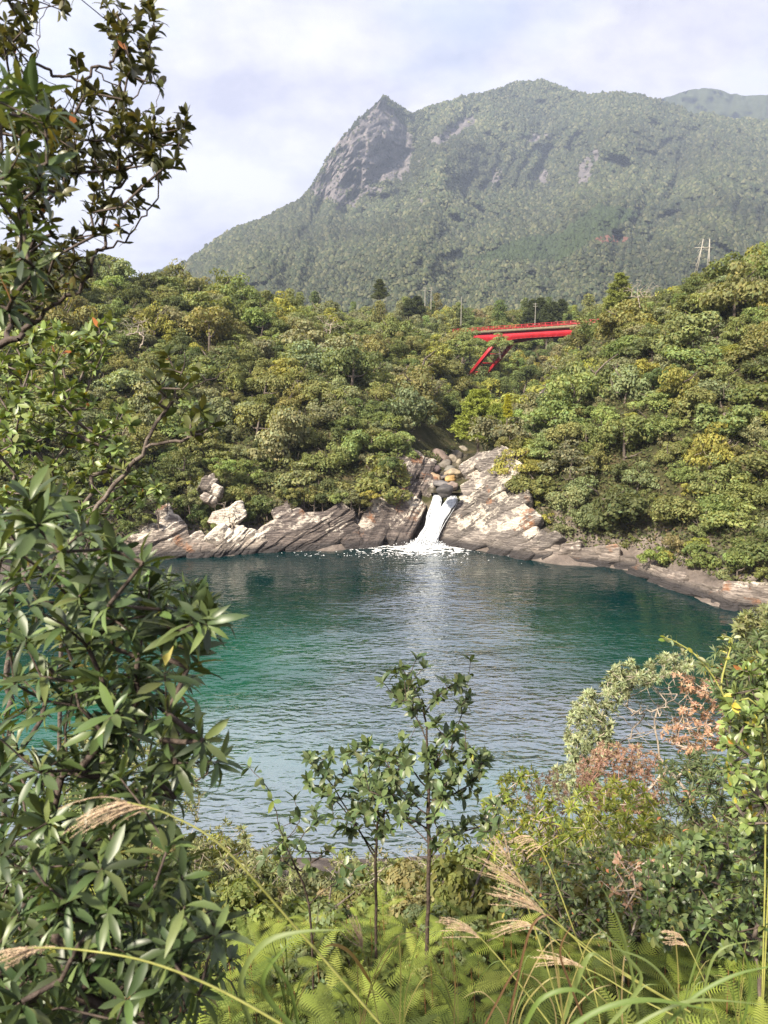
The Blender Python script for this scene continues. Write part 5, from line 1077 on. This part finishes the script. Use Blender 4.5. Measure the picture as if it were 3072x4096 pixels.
# fern carpet below and beyond
parts = []; cols = []; rg = random.Random(4)
for i in range(2300):
    y = rg.uniform(2.2, 9.5); x = rg.uniform(-.45, .65) * y; z = h1(x, y); hf = rg.uniform(.08, .5); px, py, f = project(np.array([x, y, z + hf]))
    if px < 140 or px > 810 or py > 1100 or not fern_ok(float(px), float(py) - 8): continue
    az = rg.uniform(0, 6.28); d, y_, z_ = fern_frame(az, rg.uniform(-.2, .5), rg.uniform(-.4, .4)); L = rg.uniform(.22, .4); v, f_ = PIN[rg.randrange(3)]
    parts.append((np.array([x, y, z + hf]) + L * (v[:, :1] * d + v[:, 1:2] * y_ + v[:, 2:] * z_), f_)); cols.append(np.repeat(np.array(rg.choice(FC))[None] * rg.uniform(.5, 1.05), len(v), 0))
V_, F_ = merge(parts); o = mobj('fern_carpet', mesh_np('fern_carpet', V_, F_, M_FERN, np.concatenate(cols)), None, (1, 1, 1)); tag(o, 'dense tangle of ferns covering the ground at the bottom', 'ferns', kind='stuff')

# ------------------------------------------------------------------ plume grass
def plume_grass(label, pts, Y, plume_dir, seed, nst=13, ln=.20, rad_=.0032, blades=()):
    r = np.random.default_rng(seed); W_ = PL(pts, Y); base = W_[0].copy(); root = thing('plume_grass', base, label, 'grass', 'tall plume grasses in front'); L = smooth_poly(W_, 26)
    mobj('stem', mesh_np('stem', *merge([(a - base, b) for a, b in [chain(L, np.linspace(rad_, rad_ * .45, 26), 6)]]), M_STEM, smooth=True), root)
    pd = PL([pts[-1], plume_dir], [np.broadcast_to(Y, (len(pts),))[-1]] * 2); dv2 = pd[1] - pd[0]; ax = unit(dv2); ll = np.linalg.norm(dv2); parts = []; hairs_p, hairs_x = [], []
    tdir = unit(L[-1] - L[-4])
    for k in range(nst):
        s0 = L[-1] - tdir * r.uniform(0, .06) ; l_ = ll * r.uniform(.65, 1.08); d0 = unit(tdir * .9 + r.normal(0, .26, 3) + ax * .35); pts_ = [s0]; d = d0
        for j in range(12): d = unit(d + (ax - d) * .10 + np.array([0, 0, -.030]) + r.normal(0, .02, 3)); pts_.append(pts_[-1] + d * l_ / 12)
        pts_ = np.array(pts_); parts.append(chain(pts_, np.linspace(.0013, .0005, 13), 4))
        m_ = 60; f_ = r.random(m_) * 11.5; i_ = f_.astype(int); q = pts_[i_] + (pts_[i_ + 1] - pts_[i_]) * (f_ - i_)[:, None]; hairs_p.append(q); hairs_x.append(unit(pts_[i_ + 1] - pts_[i_]) + r.normal(0, .45, (m_, 3)))
    hp = np.concatenate(hairs_p); hx = unit(np.concatenate(hairs_x)); hz = r.normal(size=hp.shape); V_, F_ = leaf_batch((np.array([(0, .0, 0), (.5, .10, 0), (1, 0, 0), (.5, -.10, 0)], float), np.array([(0, 3, 1), (1, 3, 2)])), hp, hx, hz, r.uniform(.004, .0085, len(hp)))
    Vt, Ft = merge(parts); Ft = np.concatenate([Ft[:, [0, 1, 2]], Ft[:, [0, 2, 3]]]); Vp, Fp = merge([(Vt, Ft), (V_, F_)])
    mobj('plume', mesh_np('plume', Vp - base, Fp, M_PLUME), root)
    for q, w_, c_ in blades: blade_mesh(q[0], q[1], w_, c_, root, base)
    return root
def blade_geo(pts, Y, w_):
    L = smooth_poly(PL(pts, Y), 16); t_ = unit(np.gradient(L, axis=0)); sd = unit(np.cross(t_, unit(CAM - L) + np.array([0.3, 0, .4]))); nn_ = np.cross(sd, t_); f = np.linspace(0, 1, 16); w = w_ * np.minimum(1, f * 6 + .35) * np.clip((1 - f) * 2.4, 0.02, 1)
    V_ = np.stack([L - sd * w[:, None] + nn_ * w[:, None] * .35, L, L + sd * w[:, None] + nn_ * w[:, None] * .35], 1).reshape(-1, 3); return V_, grid_faces(16, 3)
def blade_mesh(pts, Y, w_, colr, parent, base):
    V_, F_ = blade_geo(pts, Y, w_); return mobj('blade', mesh_np('blade', V_ - base, F_, M_SOFT, np.ones((len(V_), 3)), smooth=True), parent, colr)
GB = (.10, .15, .035); GB2 = (.13, .17, .055); BRN = (.13, .075, .04)
plume_grass('long pale stem slanting across bottom left, brown drooping plume at glossy shrub', [(390, 1035), (300, 932), (225, 849), (170, 815), (126, 802)], [1.55, 1.5, 1.45, 1.42, 1.4], (74, 836), 1, 22, blades=[(([(300, 1035), (262, 985), (292, 940), (340, 932), (305, 928)][:3], 1.5), .006, GB)])
plume_grass('pale stem leaning far left along the bottom, plume at left edge', [(300, 1035), (220, 990), (145, 961), (72, 949), (27, 948)], [1.4, 1.38, 1.35, 1.33, 1.3], (-20, 962), 2, 16)
plume_grass('slim upright stalk with small pale plume before the left saplings', [(380, 1032), (373, 992), (367, 965), (360, 940)], 2.3, (346, 905), 3, 12, rad_=.0026)
plume_grass('arching stalk with tan plume hanging over the ferns below the saplings', [(556, 1032), (511, 973), (490, 948), (471, 928)], 2.2, (428, 922), 4, 15)
plume_grass('tallest straight stalk with plume beside the right sapling', [(566, 1032), (545, 960), (530, 914), (521, 882), (505, 852)], 2.3, (488, 826), 5, 12, blades=[(([(560, 1030), (575, 985), (590, 955), (604, 960)], 2.1), .008, GB2)])
plume_grass('leaning stalk whose broad cream plume spreads left toward the sapling', [(668, 1000), (595, 956), (549, 913), (524, 886)], 2.3, (472, 852), 6, 17)
plume_grass('leaning stalk with cream plume just below the broadest plume', [(690, 1012), (620, 970), (565, 930), (535, 906)], 2.25, (482, 888), 7, 16)
plume_grass('arched stalk whose plume nods at its top right of the right sapling', [(602, 1032), (595, 994), (583, 956), (555, 880), (540, 848), (530, 836)], 2.35, (514, 852), 8, 12)
plume_grass('low stalk with short tan plume pointing left above the ferns', [(720, 1036), (650, 1004), (600, 975), (568, 962)], 2.1, (524, 956), 9, 13)
plume_grass('stalk at lower right with small nodding tan plume', [(722, 1032), (706, 985), (690, 950), (680, 934)], 2.2, (655, 936), 10, 11, rad_=.0026)
plume_grass('stalk with brown plume hanging over the middle ferns', [(640, 1036), (590, 985), (560, 945), (528, 922)], 2.3, (486, 940), 11, 13)
def tuft(label, blades, seed):
    b0 = at_Y(blades[0][0][0][0], blades[0][0][0][1], blades[0][1]); root = thing('grass_tuft', b0, label, 'grass', 'broad grass blades at the bottom edge')
    for pts, Y, w_, c_ in blades: blade_mesh(pts, Y, w_, c_, root, b0)
tuft('broad green grass blades crossing the bottom right', [([(560, 1035), (600, 1010), (650, 1000), (720, 1012)], 1.5, 0.0062, GB), ([(600, 1035), (640, 985), (625, 955), (575, 905)], 1.7, 0.0050, GB2), ([(640, 1036), (632, 975), (618, 920), (598, 880)], 1.8, 0.0043, GB2), ([(660, 1036), (690, 1000), (735, 975), (780, 965)], 1.7, 0.0050, GB), ([(690, 1036), (672, 990), (645, 960), (600, 945)], 1.7, 0.0037, GB2), ([(520, 1036), (540, 1000), (575, 990), (600, 1010)], 1.6, 0.0056, GB), ([(590, 1036), (570, 985), (560, 950), (575, 920)], 1.9, 0.0037, BRN), ([(700, 1036), (705, 985), (720, 950), (760, 940)], 1.9, 0.0037, GB2), ([(740, 1036), (750, 980), (735, 940), (700, 930)], 1.9, 0.0037, GB), ([(620, 1036), (660, 1012), (700, 1000), (768, 1005)], 1.6, 0.0043, GB2)], 1)
tuft('pale arching grass blade over the lower left ferns', [([(255, 1036), (240, 985), (262, 945), (300, 932), (345, 930)], 1.4, 0.0062, GB2), ([(300, 1036), (290, 990), (275, 965), (262, 955)], 1.5, 0.0043, GB)], 2)
tuft('thin rusty grass blade curving above the ferns by the slim stalk', [([(372, 985), (352, 955), (335, 945), (322, 948)], 2.3, .006, (.30, .20, .06))], 3)
tuft('brown withered blade arching beside the tan plumes', [([(505, 1034), (515, 990), (530, 930), (548, 915), (560, 925)], 2.1, 0.0037, BRN), ([(480, 1034), (498, 1000), (512, 975), (522, 968)], 2.1, 0.0031, BRN)], 4)

rh = random.Random(31); herbs = sorted([(rh.uniform(215, 760), rh.uniform(3.2, 7.0)) for _ in range(11)])
for k, (px, Y) in enumerate(herbs):
    x = float(at_Y(px, 900, Y)[0]); cn = ['dark green', 'mid-green', 'olive-green', 'grey-green'][k % 4]; R = rh.uniform(.22, .42)
    plant_tree(x, Y, h1(x, Y) + rh.uniform(.1, .28), R, 'bush', COLS[cn], 'leafy %s herb poking through the ferns, %s herb from left' % (cn, ordinal(k)), 'herbs among the ferns', 'leafy_herb')
for k in range(9):
    px = 300 + k * 54 + rh.uniform(-12, 12); Y = rh.uniform(1.9, 3.0); bl = []
    for j in range(6):
        a = rh.uniform(-70, 70); h = rh.uniform(50, 125); bl.append(([(px + rh.uniform(-6, 6), 1040), (px + a * .2, 1040 - h * .5), (px + a * .6, 1040 - h * .9), (px + a, 1040 - h * rh.uniform(.75, 1.05))], Y, rh.uniform(.0012, .0028), rh.choice([GB, GB2, (.24, .22, .08), (.30, .24, .12)])))
    tuft('wispy tuft of thin grass at the bottom edge, %s from left' % ordinal(k), bl, 50 + k)
# bare dead branches showing pale in the hillside canopy
for k, (px, py, Y, H, lab) in enumerate([(232, 520, 86.5, 3.2, 'tangle of bare pale twigs above the cream-white block'), (300, 395, 112, 3.5, 'bare pale branches among trees on the left hillside'), (640, 300, 128, 4.5, 'bare white branches on the right hilltop'), (752, 300, 110, 5.0, 'large bare white branches at the right edge hilltop'), (720, 470, 84, 4.5, 'bare forked pale branches low on the right bank'), (690, 400, 95, 3.0, 'small bare pale branches in the right hillside canopy'), (560, 445, 97, 3.0, 'bare pale limbs above the smooth slab'), (330, 330, 140, 4.0, 'bare twiggy crown high on left hillside'), (140, 340, 110, 4.5, 'bare pale crown at left behind the overhanging tree')]):
    dead_tree('dead_tree', lab, at_Y(px, py + 8, Y), H, 300 + k)

# ------------------------------------------------------------------ air between the viewer and the mountain
hv, hf_ = box((0, 2400, 655), (8000, 5200, 1330))
mh, N, out, t = mat('haze'); pv = N('ShaderNodeVolumePrincipled', {'Color': (0.66, 0.78, 1.0, 1), 'Density': 0.00016, 'Anisotropy': 0.2}); t.links.new(pv.outputs[0], out.inputs['Volume'])
hz_ = mobj('haze', mesh_np('haze', hv, hf_, mh)); tag(hz_, 'thin bluish haze filling the air towards the mountain', 'haze', kind='stuff')
